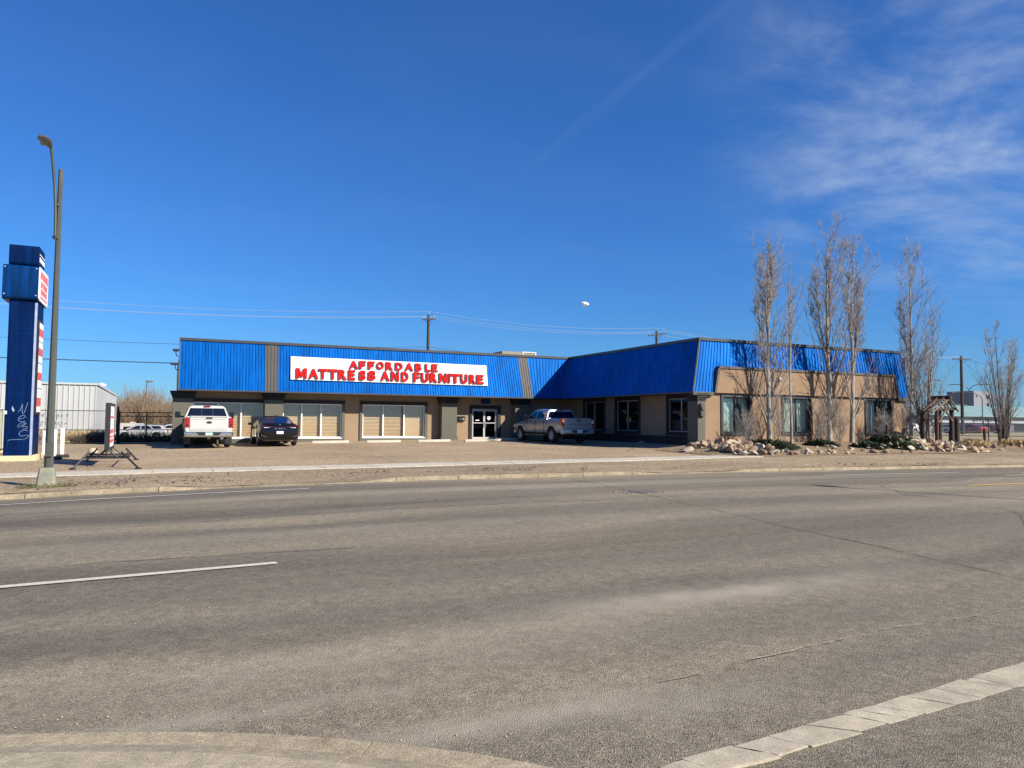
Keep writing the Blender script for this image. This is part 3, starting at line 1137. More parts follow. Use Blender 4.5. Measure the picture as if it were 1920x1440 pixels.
# roof deck
m = MB()
m.add([(UL + .1, VMT + .1, 5.35), (URT, VMT + .1, 5.35), (URT, 57, 5.35), (UL + .1, 57, 5.35)], [(0, 1, 2, 3)])
m.add([(UMT + .1, V2T + .1, 5.352), (URT - .05, V2T + .1, 5.352), (URT - .05, VMT + .1, 5.352), (UMT + .1, VMT + .1, 5.352)], [(0, 1, 2, 3)])
m.build('roof', 'roof_membrane', STORE)
m = MB()
m.quad((UL + .15, VW + .35, .36), (36.4, VW + .35, .62), (36.4, 56.9, .62), (UL + .15, 56.9, .36))
m.quad((23.4, V2 + .3, .62), (36.4, V2 + .3, .62), (36.4, VW + .36, .622), (23.4, VW + .36, .622))
m.quad((UL + .15, VW + 4.5, .3), (22.9, VW + 4.5, .3), (22.9, VW + 4.5, 3.2), (UL + .15, VW + 4.5, 3.2))
m.build('interior_floor', 'interior', STORE)

# --- ribbed mansard


def ribbed(name, material, b0, b1, t0, t1, pitch=.152, depth=.028, out=None):
    """corrugated sheet between a bottom edge b0-b1 and a top edge t0-t1"""
    b0, b1, t0, t1 = map(Vector, (b0, b1, t0, t1))
    n_ = max(1, round((b1 - b0).length / pitch))
    nrm = (b1 - b0).cross(t0 - b0).normalized()
    if out is not None and nrm.dot(Vector(out)) < 0:
        nrm = -nrm
    m_ = MB()
    row = []
    for i in range(n_):
        for f, d in ((0, 0), (.60, 0), (.70, 1), (.90, 1)):
            row.append(((i + f) / n_, d * depth))
    row.append((1, 0))
    k = len(row)
    m_.v = [tuple(b0.lerp(b1, f) + nrm * d) for f, d in row] + [tuple(t0.lerp(t1, f) + nrm * d) for f, d in row]
    m_.f = [(i, i + 1, k + i + 1, k + i) for i in range(k - 1)]
    m_.m = [0] * (k - 1)
    return m_.build(name, material, STORE, fix=False)


def mans(u0, u1, material, name, tu0=None, tu1=None):
    tu0, tu1 = u0 if tu0 is None else tu0, u1 if tu1 is None else tu1
    return ribbed(name, material, (u0, VM, ZM), (u1, VM, ZM), (tu0, VMT, ZT), (tu1, VMT, ZT), out=(0, -1, 0))


mans(UL, 4.68, 'blue_panel', 'fascia_panel')
mans(4.68, 5.32, 'grey_panel', 'grey_stripe', None, None)
mans(5.32, 19.42, 'blue_panel', 'fascia_panel', 5.32, 19.12)
mans(19.42, 20.04, 'grey_panel', 'grey_stripe', 19.12, 19.74)
mans(20.04, UM, 'blue_panel', 'fascia_panel', 19.74, UMT)
ribbed('fascia_panel', 'blue_panel', (UM, VM, ZM), (UM, V2M, ZM), (UMT, VMT, ZT), (UMT, V2T, ZT), out=(-1, 0, 0))
# right wing, street side: two end pieces and the band over the stucco gable
GZ0, GZ1 = 4.20, 4.20
ga, gb, gc, gd = 23.36, 35.62, 23.58, 35.40     # gable: bottom left/right, top left/right


def at_front(u, z):
    t = (z - ZM) / (ZT - ZM)
    return (u, V2M + (V2T - V2M) * t, z)


ribbed('fascia_panel', 'blue_panel', at_front(UM, ZM), at_front(ga, ZM), at_front(UMT, ZT), at_front(23.80, ZT), pitch=.20, out=(0, -1, 0))
ribbed('fascia_panel', 'blue_panel', at_front(gc, 4.18), at_front(gd, 4.18), at_front(23.80, ZT), at_front(35.2, ZT), pitch=.20, out=(0, -1, 0))
ribbed('fascia_panel', 'blue_panel', at_front(gb, ZM), at_front(UR, ZM), at_front(35.2, ZT), at_front(URT, ZT), pitch=.20, out=(0, -1, 0))
ribbed('fascia_panel', 'blue_panel', (UR, V2M, ZM), (UR, 57, ZM), (URT, V2T, ZT), (URT, 57, ZT), pitch=.2, out=(1, 0, 0))
# the stucco gable standing proud of the fascia
gv = V2 - .16
m = MB()
m.prism([(ga, gv, ZM - .02), (gb, gv, ZM - .02), (gd, gv, 4.20), (gc, gv, 4.20)], (0, 0, 0), (0, .42, 0))
m.build('gable', 'stucco_brown', STORE)
m = MB()
m.box(gc - .06, gd + .06, gv - .05, V2 + .3, 4.203, 4.32)
m.build('gable_cap', 'trim_grey', STORE)
for a, b, s in ((ga, gc, -1), (gb, gd, 1)):
    m = MB()
    m.prism([(a + s * .003, gv - .045, ZM - .02), (a + s * .12, gv - .045, ZM - .02), (b + s * .12, gv - .045, 4.20), (b + s * .003, gv - .045, 4.20)], (0, 0, 0), (0, .4, 0))
    m.build('gable_edge', 'trim_grey', STORE)

# top flashing, hips, valley, drip edges
m = MB()
m.box(UL - .04, UMT + .01, VMT - .07, VMT + .12, ZT - .06, ZT + .07)
m.build('coping', 'flashing', STORE)
m = MB()
m.box(UMT - .07, UMT + .12, V2T - .07, VMT - .072, ZT - .058, ZT + .072)
m.build('coping', 'flashing', STORE)
m = MB()
m.box(UMT + .122, URT + .06, V2T - .075, V2T + .12, ZT - .06, ZT + .07)
m.build('coping', 'flashing', STORE)
m = MB()
m.box(URT - .10, URT + .058, V2T + .122, 57.1, ZT - .06, ZT + .068)
m.build('coping', 'flashing', STORE)
MB().tube([(UM - .02, V2M - .02, ZM - .02), (UMT - .02, V2T - .02, ZT)], .045, 6).build('hip_trim', 'trim_grey', STORE)
MB().tube([(UR + .02, V2M - .02, ZM - .02), (URT + .02, V2T - .02, ZT)], .045, 6).build('hip_trim', 'flashing', STORE)
MB().tube([(UM - .01, VM - .03, ZM), (UMT - .01, VMT - .03, ZT - .05)], .055, 6).build('valley_trim', 'flashing', STORE)
m = MB()
m.prism([(UL - .05, VM - .05, ZM - .05), (UL - .05, VMT + .15, ZT + .02), (UL - .05, VMT - .06, ZT + .02), (UL - .05, VM - .06, ZM)], (0, 0, 0), (.05, 0, 0))
m.box(UL - .05, UL, VM - .052, VM + .1, ZM - .05, ZM + .05)
m.build('corner_trim', 'trim_grey', STORE)
m = MB()
m.prism([(UL + .005, VM + .01, ZM - .01), (UL + .005, VW + .3, ZM - .01), (UL + .005, VW + .3, ZT - .05), (UL + .005, VMT + .02, ZT - .05)], (0, 0, 0), (.05, 0, 0))
m.build('fascia_end', 'grey_panel', STORE)
m = MB()
m.box(UL, UM - .03, VM - .035, VM + .03, ZM - .065, ZM + .012)
m.build('drip_edge', 'flashing', STORE)
m = MB()
m.box(UM - .035, UM + .03, V2M + .05, VM + .03, ZM - .064, ZM + .012)
m.build('drip_edge', 'flashing', STORE)
for a, b in ((UM - .03, ga - .14), (gb + .14, UR + .04)):
    MB().box(a, b, V2M - .07, V2 + .05, ZM - .14, ZM + .012).build('drip_edge', 'trim_grey', STORE)
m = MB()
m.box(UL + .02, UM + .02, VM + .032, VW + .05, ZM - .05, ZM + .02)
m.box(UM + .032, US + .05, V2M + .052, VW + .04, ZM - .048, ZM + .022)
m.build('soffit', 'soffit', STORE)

# --- pilasters: shaft, plinth, dark stepped capital


def pilaster(u0, u1, v0, v1, zb, name='pilaster'):
    pr = bpy.data.objects.new(name, None)
    C.objects.link(pr)
    pr.parent = STORE
    pr.location = Vector(((u0 + u1) / 2, (v0 + v1) / 2, zb)) - Vector(STORE.location)
    MB().cbox(u0, u1, v0, v1, zb + .28, ZM - .42, .012).build('shaft', 'pilaster_grey', pr)
    m_ = MB()
    m_.cbox(u0 - .06, u1 + .06, v0 - .06, v1, zb - .15, zb + .17, .012)
    m_.cbox(u0 - .03, u1 + .03, v0 - .03, v1, zb + .172, zb + .278, .012)
    m_.build('plinth', 'pilaster_grey', pr)
    m_ = MB()
    for i in range(4):
        e = .02 + .035 * i
        m_.box(u0 - e, u1 + e, v0 - e, v1, ZM - .418 + i * .092, ZM - .33 + i * .092)
    m_.build('capital', 'trim_dark', pr)
    return pr


pilaster(.38, 1.34, 40.70, VW + .02, .33)
pilaster(4.76, 5.68, 40.70, VW - .01, .38)
pilaster(14.51, 15.45, 40.70, VW - .01, .52)
pilaster(19.18, 20.12, 40.70, VW - .01, .57)
pr = pilaster(22.36, 22.80, V2M + .05, 28.42, .5)
# --- windows and doors
for (a0, a1, z0, z1), mu in zip(LW, ((2.52, 3.66), (6.74, 7.77), (11.22, 12.44))):
    first = a0 < 2
    window('u', VW, 1, a0, a1, z0, z1, list(mu), 'frame_white', 'glass_clear', None, blinds=[('blind_tan', 0, 1, .98 if not (first and i == 0) else .72, .02) for i in range(3)], sill='frame_white', fw=.06)
# dark surrounds of the display windows, set between the pilasters
for a0, a1, z0, z1 in LW:
    m = MB()
    lo, hi = max(a0 - .16, a0 - .16), a1 + .16
    if a0 < 2:
        lo, hi = 1.36, 4.74
    if 5 < a0 < 6:
        lo = 5.70
    m.box(lo, hi, VW - .07, VW - .002, z1 + .002, z1 + .19)
    m.build('window_head', 'trim_dark', STORE)
for a, b in ((8.882, 9.04), (9.87, 10.028), (13.662, 13.82)):
    MB().box(a, b, VW - .07, VW - .002, .45, 2.515).build('window_jamb', 'pilaster_grey', STORE)
for a, b, c_ in ((1.36, 4.74, .612), (5.70, 8.88, .622), (10.03, 13.66, .642)):
    MB().box(a, b, VW - .06, VW - .002, .2, c_).build('window_apron', 'pilaster_grey', STORE)
for a0, a1, z0, z1 in SW:
    window('v', US, 1, a0, a1, z0, z1, [(a0 + a1) / 2 + .03], 'frame_alu', 'glass_dark', 'trim_dark', tw=.17)
for i, (a0, a1, z0, z1) in enumerate(RW):
    window('u', V2, 1, a0, a1, z0, z1, [(a0 + a1) / 2 - .02], 'frame_black', 'glass_clear', 'flashing', tw=.13, fw=.05,
           blinds=[('blind_green', 0, 1, .99, .02), ('blind_green', 0 if i != 0 else .62, .95, .99 if i != 0 else .99, .02) if i != 2 else None])

# glazed double door
D = bpy.data.objects.new('double_door', None)
C.objects.link(D)
D.parent = STORE
D.location = Vector((17.41, VW, .57)) - Vector(STORE.location)
d0, d1, z0, z1 = DOOR
F = oriented('u', VW, 1)
m = MB()
obox(m, F, d0, d0 + .07, -.13, 0, z0, z1)
obox(m, F, d1 - .07, d1, -.13, 0, z0, z1)
obox(m, F, d0 + .07, d1 - .07, -.13, 0, z1 - .08, z1)
obox(m, F, d0, d1, -.2, .02, z0 - .08, z0 + .02)
m.build('door_frame', 'frame_alu', D)
mid = (d0 + d1) / 2
for a, b in ((d0 + .074, mid - .006), (mid + .006, d1 - .074)):
    m = MB()
    zt_ = z1 - .085
    for x0, x1, y0, y1 in ((a, a + .05, z0 + .03, zt_), (b - .05, b, z0 + .03, zt_), (a + .05, b - .05, z0 + .03, z0 + .13), (a + .05, b - .05, zt_ - .05, zt_), (a + .05, b - .05, 1.52, 1.57)):
        obox(m, F, x0, x1, -.10, -.045, y0, y1)
    leaf = m.build('door_leaf', 'frame_leaf', D)
    leaf_loc = leaf.location
    for y0, y1 in ((z0 + .13, 1.52), (1.57, zt_ - .05)):
        m = MB()
        obox(m, F, a + .05, b - .05, -.077, -.069, y0, y1)
        o = m.build('pane', 'glass_door', D)
for s in (-1, 1):
    m = MB()
    m.tube([F(mid + s * .07, -.045, 1.28), F(mid + s * .07, .03, 1.30), F(mid + s * .07, .03, 1.60), F(mid + s * .07, -.045, 1.62)], .016, 6)
    m.build('handle', 'chrome', D)
m = MB()
for x, y, w, h in ((17.62, 1.88, .2, .05), (17.60, 1.80, .24, .05), (17.64, 1.73, .16, .04)):
    obox(m, F, x, x + w, -.066, -.062, y, y + h)
m.build('decal', 'plate_white', D)
m = MB()
obox(m, F, 16.86, 17.10, -.066, -.062, 1.68, 1.73)
m.build('decal', 'plate_white', D)
m = MB()
m.box(d0 - .16, d1 + .2, VW - .08, VW - .002, z1 + .002, z1 + .19)
m.box(d0 - .16, d0 - .002, VW - .08, VW - .002, z0 - .1, z1)
m.box(d1 + .002, d1 + .2, VW - .08, VW - .002, z0 - .1, z1)
m.build('surround', 'trim_dark', D)

# plinth ledge along the shaded side wall
m = MB()
m.box(US - .30, US - .003, 28.5, 41.2, .2, .92)
m.box(US - .36, US - .003, 28.5, 41.2, .922, .98)
m.build('ledge', 'trim_dark', STORE)
# fittings on the left end wall
for y, z, L in ((41.6, 5.05, .34), (43.5, 4.48, .42)):
    o = thing('wall_light', 'upper wall light bracketed off the left end wall under the coping' if z > 5 else 'lower wall light on a bent arm off the left end wall', 'light', (UL, y, z))
    MB().cbox(UL - L, UL - .03, y - .12, y + .12, z + .03, z + .13, .015).build('housing', 'hvac_edge', o)
    MB().tube([(UL + .08, y, z - .25), (UL - .12, y, z - .24), (UL - .18, y, z - .1), (UL - .18, y, z + .03)], .022, 6).build('arm', 'dark_steel', o)
    MB().box(UL - L + .03, UL - .08, y - .1, y + .1, z + .005, z + .028).build('lens', 'lamp_lens', o)
m = MB()
m.tube([(UL + .04, 42.3, .4), (UL + .04, 42.3, 5.3)], .045, 8)
m.build('downpipe', 'dark_steel', STORE)
m = MB()
m.box(UL - .02, UL + .09, 41.3, 57, 2.95, 3.2)
m.build('end_band', 'trim_dark', STORE)

# main sign: white board with raised red letters
TILT = Vector((0, VMT - VM, ZT - ZM)).normalized()
SN = Vector((0, -TILT.z, TILT.y))


def on_fascia(u, z, d=0.0):
    t = (z - ZM) / (ZT - ZM)
    return Vector((u, VM + (VMT - VM) * t, z)) + SN * d


SIGN = thing('store_sign', 'long white sign board with raised red letters fixed to the blue fascia', 'sign', tuple(on_fascia(11.5, 3.7)))
b = [on_fascia(5.93, 3.72, .035), on_fascia(17.08, 3.70, .035), on_fascia(17.02, 4.89, .035), on_fascia(5.93, 4.93, .035)]
MB().prism(b, (0, 0, 0), tuple(SN * .06)).build('board', 'sign_white', SIGN)
row1 = [(6.19, 6.76), (6.83, 7.36), (7.34, 7.81), (7.84, 8.35), (8.38, 8.86), (8.92, 9.31), (9.48, 9.88), (9.97, 10.43), None, (10.68, 11.21), (11.27, 11.75), (11.86, 12.29), None, (12.54, 12.96), (13.0, 13.45), (13.52, 13.98), (14.05, 14.55), (14.61, 14.75), (14.78, 15.32), (15.36, 15.8), (15.9, 16.32), (16.35, 16.81)]
row2 = [(8.97, 9.47), (9.51, 9.9), (10.0, 10.38), (10.46, 10.89), (10.98, 11.42), (11.52, 11.96), (12.06, 12.57), (12.66, 13.05), (13.25, 13.58), (13.64, 14.01)]
for word, rows, zb, zt_ in (('MATTRESS AND FURNITURE', row1, 3.79, 4.33), ('AFFORDABLE', row2, 4.40, 4.84)):
    for ch, r_ in zip(word, rows):
        if r_ is None:
            continue
        jz = rnd.uniform(-.006, .006)
        m = MB()
        letter(m, ch, on_fascia(r_[0] + .01, zb + jz, .098), (1, 0, 0), TILT, SN, r_[1] - r_[0] - .02, zt_ - zb, .09, bold=.055)
        n_face = len(m.f)
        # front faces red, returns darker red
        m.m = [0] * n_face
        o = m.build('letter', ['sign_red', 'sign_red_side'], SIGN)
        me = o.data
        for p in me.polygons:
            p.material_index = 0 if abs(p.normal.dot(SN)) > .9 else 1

# small fittings on the left wing
o = thing('mailbox', 'black wall mailbox beside the glazed entrance door', 'mailbox', (15.9, VW - .1, 1.6))
MB().cbox(15.70, 16.12, VW - .16, VW - .003, 1.66, 1.86, .02).build('box', 'black_steel', o)
MB().prism([(15.68, VW - .18, 1.865), (15.68, VW - .003, 1.865), (15.68, VW - .003, 1.93)], (0, 0, 0), (.46, 0, 0)).build('lid', 'black_steel', o)
MB().box(15.95, 16.05, VW - .165, VW - .161, 1.76, 1.79).build('name_plate', 'plate_white', o)
for s in (15.78, 16.02):
    MB().tube([(s, VW - .08, 1.655), (s, VW - .08, 1.60), (s, VW - .15, 1.57), (s, VW - .17, 1.61)], .009, 5).build('hook', 'black_steel', o)
o = thing('address_plate', 'small blue plate on the shaded wall above the entrance', 'plate', (17.45, VW, 2.7))
MB().cbox(17.17, 17.77, VW - .04, VW - .003, 2.70, 2.98, .01).build('plate', 'pylon_cabinet', o)
o = thing('rooftop_unit', 'beige rooftop air conditioning box with pale edges behind the fascia', 'air conditioner', (24.0, 50.5, 5.36))
MB().cbox(22.4, 25.1, 49.9, 51.6, 5.36, 6.83, .02).build('cabinet', 'hvac', o)
m = MB()
for x, y in ((24.05, 49.86), (25.1, 49.86)):
    m.box(x, x + .10, y, y + .035, 5.5, 6.86)
m.box(24.15, 25.1, 49.86, 49.895, 6.78, 6.86)
m.build('edge_trim', 'hvac_edge', o)
MB().box(22.5, 25.2, 49.8, 51.7, 5.352, 5.42).build('kerb', 'hvac_edge', o)
o = thing('wall_light', 'pale box light on the stucco gable behind the poplars', 'light', (27.22, gv, 3.75))
MB().cbox(27.12, 27.32, gv - .16, gv - .003, 3.74, 3.90, .02).build('housing', 'hvac_edge', o)
MB().box(27.14, 27.30, gv - .14, gv - .03, 3.722, 3.738).build('lens', 'lamp_lens', o)
o = thing('utility_meter', 'grey meter box fixed to the corner pilaster of the right wing', 'meter', (22.6, V2M, 1.9))
MB().cbox(22.44, 22.70, V2M - .09, V2M + .048, 1.95, 2.55, .02).build('box', 'trim_grey', o)
MB().lathe([(.0, -.12), (.1, -.12), (.11, -.08), (.11, -.0)], 14, 'y', (22.57, V2M - .02, 2.33)).build('dial', 'pilaster_grey', o)

# wheel stops
STOPS = [(6.99, 8.9, 39.5, 'concrete wheel stop below the middle display window, right of the black sedan'), (9.75, 11.6, 39.1, 'concrete wheel stop below the right display window, at its left end'), (12.5, 14.35, 38.85, 'concrete wheel stop between the right display window and the grey pilaster'), (15.05, 17.3, 38.4, 'concrete wheel stop in front of the glazed entrance door'), (17.6, 19.4, 39.9, 'wheel stop at the nose of the silver pickup')]
for a, b, v, lab in STOPS:
    z = g((a + b) / 2, v) - .01
    o = thing('wheel_stop', lab, 'wheel stop', ((a + b) / 2, v, z), 0, 'concrete wheel stops along the store front')
    m = MB()
    rings = []
    for u, s in ((a, .75), (a + .08, 1), ((a + b) / 2, 1), (b - .08, 1), (b, .75)):
        rings.append([Vector((u, v + y * s, g(u, v) - .01 + h * (1 if s == 1 else .9))) for y, h in ((-.10, 0), (-.09, .07), (-.055, .13), (.055, .13), (.09, .07), (.10, 0))])
    m.rings(rings)
    m.build('block', 'concrete_pale', o, smooth=30)
    for u in (a + .35, b - .35):
        MB().lathe([(.02, 0), (.02, .018), (0, .02)], 8, 'z', (u, v, g(u, v) + .118)).build('anchor_pin', 'dark_steel', o)

# ------------------------------------------------------------------ vehicles (local: x forward, y left, z up)


def half_ring(x, pts):
    """pts: (y, z) from bottom centre to top centre, mirrored into a closed ring; x may be a function of z"""
    fx = x if callable(x) else (lambda z: x)
    L_ = [Vector((fx(z), y, z)) for y, z in pts]
    R_ = [Vector((fx(z), -y, z)) for y, z in reversed(pts) if abs(y) > 1e-6]
    return L_ + R_


def body_pts(w, zb, zt, round_=.10):
    return [(0, zb), (w * .80, zb), (w * .93, zb + .05), (w * .985, zb + .20), (w, zb + (zt - zb) * .5), (w * .995, zt - (zt - zb) * .30), (w * .965, zt - .09), (w - round_, zt - .012), (0, zt)]


def boolean_cut(o, cutters):
    """cut closed meshes out of o for good; the cutters are removed again"""
    obs = []
    for c in cutters:
        c.parent = o.parent
        md = o.modifiers.new('cut', 'BOOLEAN')
        md.object = c
        md.operation = 'DIFFERENCE'
        md.solver = 'EXACT'
        try:
            md.material_mode = 'TRANSFER'
        except Exception:
            pass
        obs.append(c)
    bpy.context.view_layer.update()
    me = bpy.data.meshes.new_from_object(o.evaluated_get(bpy.context.evaluated_depsgraph_get()))
    o.modifiers.clear()
    old = o.data
    o.data = me
    bpy.data.meshes.remove(old)
    for c in obs:
        bpy.data.objects.remove(c)
    me.shade_smooth()
    me.set_sharp_from_angle(angle=R(28))


def wheel(parent, x, y, r, w, spokes=6, face=1):
    wo = bpy.data.objects.new('wheel', None)
    C.objects.link(wo)
    wo.parent = parent
    wo.location = (x, y, r)
    t = MB()
    t.lathe([(r * .60, -w / 2 + .01), (r * .86, -w / 2), (r * .97, -w / 2 + .03), (r, -w / 4), (r, w / 4), (r * .97, w / 2 - .03), (r * .86, w / 2), (r * .60, w / 2 - .01), (r * .58, 0), (r * .60, -w / 2 + .01)], 28, 'y', cap=False)
    t.build('tyre', 'tyre', wo, smooth=40, world=False)
    m_ = MB()
    f = face * (w / 2 - .02)
    m_.lathe([(r * .62, f - face * .1), (r * .64, f), (r * .60, f + face * .008), (r * .56, f - face * .02), (r * .56, f - face * .11)], 28, 'y', cap=False)
    m_.lathe([(0, f - face * .02), (r * .16, f - face * .02), (r * .17, f - face * .06), (r * .05, f - face * .09)], 14, 'y')
    for k in range(spokes):
        a = 2 * math.pi * k / spokes
        for da in (-.13, .13):
            p0 = Vector((math.cos(a + da * .8) * r * .12, f - face * .035, math.sin(a + da * .8) * r * .12))
            p1 = Vector((math.cos(a + da) * r * .58, f - face * .025, math.sin(a + da) * r * .58))
            m_.tube([p0, p1], [.03, .022], 5)
    m_.build('rim', 'alloy', wo, smooth=40, world=False)
    MB().lathe([(0, f - face * .10), (r * .58, f - face * .10)], 24, 'y').build('brake_disc', 'dark_steel', wo, world=False)
    return wo


def panel_on(parent, name, material, pts, yfun, thick=.008, side=1):
    """thin pane laid over a side surface: pts are (x, z)"""
    m_ = MB()
    p = [Vector((x, side * (yfun(x, z) + .002), z)) for x, z in pts]
    m_.prism(p, (0, 0, 0), (0, side * thick, 0))
    return m_.build(name, material, parent, world=False)


def slab(parent, name, material, pts, thick):
    """pane through arbitrary coplanar points, thick along their normal"""
    p = [Vector(q) for q in pts]
    n_ = (p[1] - p[0]).cross(p[2] - p[0]).normalized()
    m_ = MB()
    m_.prism(p, tuple(n_ * 0), tuple(n_ * thick))
    return m_.build(name, material, parent, world=False)


def pickup(label, loc, rotz, paint, spec):
    T = thing('pickup_truck', label, 'pickup truck', loc, rotz)
    W = spec['w']
    nose, tail = spec['nose'], spec['tail']
    rail, belt, roof = spec['rail'], spec['belt'], spec['roof']
    wr, wx = spec['wheel_r'], spec['wheels']
    zb = .50
    # lower body from nose to tail
    st = [(tail, W * .965, zb + .12, rail - .03), (tail + .04, W * .985, zb + .06, rail), (tail + .5, W, zb, rail), (-1.22, W, zb, rail), (-1.16, W, zb, belt + .02), (.6, W, zb, belt), (1.2, W, zb, belt - .03), (1.45, W * .99, zb, belt - .04), (2.3, W * .96, zb, belt - .13), (nose - .22, W * .92, zb - .02, belt - .19), (nose - .05, W * .86, zb + .02, belt - .27), (nose, W * .80, zb + .08, belt - .40)]
    m_ = MB()
    m_.rings([half_ring(x, body_pts(w, b, t)) for x, w, b, t in st])
    body = m_.build('body', [paint, 'car_trim'], T, smooth=28, world=False)
    cut = []
    for x in wx:
        for s in (-1, 1):
            c_ = MB()
            c_.mi = 0
            c_.lathe([(wr + .075, -.36), (wr + .075, .36)], 28, 'y', (x, s * (W - .12), wr + .015))
            cut.append(c_.build('cutter', 'car_trim', None, world=False, smooth=60))
    c_ = MB().box(tail + .09, -1.28, -W + .2, W - .2, rail - .52, rail + .4)
    cut.append(c_.build('cutter', 'car_trim', None, world=False))
    boolean_cut(body, cut)
    # cab
    wb, wrf = W * .965, W * spec.get('tumble', .74)

    def cab_ring(xb, xr, zr, fb=1.0):
        lo = belt - .02
        return half_ring(lambda z: xb + (xr - xb) * max(0, min(1, (z - lo) / (zr - lo))), [(0, lo), (wb * fb, lo), (wb * fb - .005, belt + .03), (wrf + (wb * fb - wrf) * .12, zr - .10), (wrf - .03, zr - .035), (wrf - .13, zr), (0, zr + .012)])
    m_ = MB()
    m_.rings([cab_ring(1.38, .48, roof - .05, .97), cab_ring(1.1, .30, roof - .015), cab_ring(.2, .05, roof), cab_ring(-.5, -.5, roof - .005), cab_ring(-1.16, -1.0, roof - .04)])
    m_.build('cab', paint, T, smooth=28, world=False)

    def yside(x, z):
        return wb - .005 + (wrf + (wb - wrf) * .12 - wb + .005) * (z - belt - .03) / (roof - .13 - belt)
    zt_ = roof - .145
    for s in (1, -1):
        panel_on(T, 'side_window', 'car_glass', [(1.02, belt + .06), (.12, belt + .05), (.12, zt_), (.42, zt_)], yside, side=s)
        panel_on(T, 'side_window', 'car_glass', [(.02, belt + .05), (-.78, belt + .05), (-.74, zt_), (.02, zt_)], yside, side=s)
        # door seams and handles
        for x in (1.08, .07, -.9):
            m2 = MB().box(x - .008, x + .008, s * (W - .03), s * (W + .004), zb + .14, belt - .04)
            m2.build('door_seam', 'car_trim', T, world=False)
        for x in (.24, -.70):
            MB().cbox(x - .11, x + .11, min(s * (W - .01), s * (W + .035)), max(s * (W - .01), s * (W + .035)), belt - .16, belt - .12, .01).build('door_handle', paint if spec['kind'] != 'work' else 'chrome', T, world=False)
        # running board
        MB().tube([(1.25, s * (W - .04), .40), (-1.0, s * (W - .04), .40)], .05, 8).build('running_board', spec['step'], T, world=False)
        # mirror
        mo = bpy.data.objects.new('mirror', None)
        C.objects.link(mo)
        mo.parent = T
        my = W + spec['mirror'][0]
        hh, ww = spec['mirror'][1], spec['mirror'][2]
        MB().cbox(.90, 1.02, s * my - ww, s * my + ww, belt + .02, belt + .02 + hh, .035).build('housing', 'car_trim', mo, world=False, smooth=40)
        MB().box(.893, .898, s * my - ww * .78, s * my + ww * .78, belt + .05, belt + hh - .01).build('glass', 'car_glass', mo, world=False)
        MB().tube([(.98, s * (W - .08), belt + .06), (.97, s * my, belt + .10)], .035, 6).build('arm', 'car_trim', mo, world=False)
    # windscreen and rear window
    lo = belt - .02

    def rear(y, z):
        t = (z - lo) / (roof - .04 - lo)
        return (-1.16 + .16 * t - .003, y, z)
    wl, wh = wb - .11, wrf - .03
    z0_, z1_ = belt + .09, roof - .15
    slab(T, 'rear_window', 'car_glass', [rear(-wl, z0_), rear(-wh, z1_), rear(wh, z1_), rear(wl, z0_)], .008)
    m_ = MB()
    for y in (-.24, .24):
        p = [rear(y - .012, z0_), rear(y + .012, z0_), rear(y + .012, z1_), rear(y - .012, z1_)]
        m_.prism(p, (-.012, 0, 0), (-.020, 0, 0))
    m_.build('slider_bar', 'car_trim', T, world=False)

    def front(y, z):
        t = (z - lo) / (roof - .05 - lo)
        return (1.38 - .90 * t + .004, y, z)
    slab(T, 'windscreen', 'car_glass', [front(-wl, belt + .06), front(wl, belt + .06), front(wh, roof - .14), front(-wh, roof - .14)], .008)
    MB().cbox(-1.09, -1.02, -.14, .14, roof - .075, roof - .02, .01).build('brake_light', 'lamp_red', T, world=False)
    # tailgate
    gx = tail - .012
    gate = MB().cbox(gx - .02, gx + .05, -W * .785, W * .785, zb + .26, rail - .005, .018).build('tailgate', paint, T, world=False, smooth=30)
    MB().cbox(gx - .05, gx + .04, -W * .77, W * .77, rail - .04, rail + .012, .014).build('spoiler', paint, gate, world=False)
    MB().cbox(gx - .052, gx - .018, -.13, .13, rail - .105, rail - .055, .01).build('handle', 'car_trim' if spec['kind'] == 'crew' else 'dark_steel', gate, world=False)
    if spec['kind'] == 'work':
        m_ = MB()
        m_.lathe([(0, 0), (.11, 0), (.12, .008), (.12, .02)], 24, 'x')
        m_.v = [(gx - .028 + x * -0 - (.0 if x < .01 else -.0) + (0.0), y * 1.0, rail - .235 + z * .42) if False else (gx - .022 - (.02 - x) * .4, y, rail - .27 + z * .5) for x, y, z in m_.v]
        m_.build('emblem', 'dark_steel', gate, world=False)
        m_ = MB()
        m_.box(gx - .026, gx - .0205, -W * .70, W * .70, zb + .33, zb + .345)
        m_.box(gx - .026, gx - .0205, -W * .66, W * .66, rail - .135, rail - .122)
        m_.build('crease', 'chrome', gate, world=False)
    else:
        m_ = MB()
        m_.lathe([(0, 0), (.055, 0), (.06, .012), (.045, .02)], 20, 'x')
        m_.v = [(gx - .022 - (.02 - x) * .5, y, rail - .17 + z) for x, y, z in m_.v]
        m_.build('emblem', 'chrome', gate, world=False)
        m_ = MB()
        m_.box(gx - .026, gx - .0205, -W * .74, W * .74, zb + .47, zb + .485)
        m_.build('crease', 'car_trim', gate, world=False)
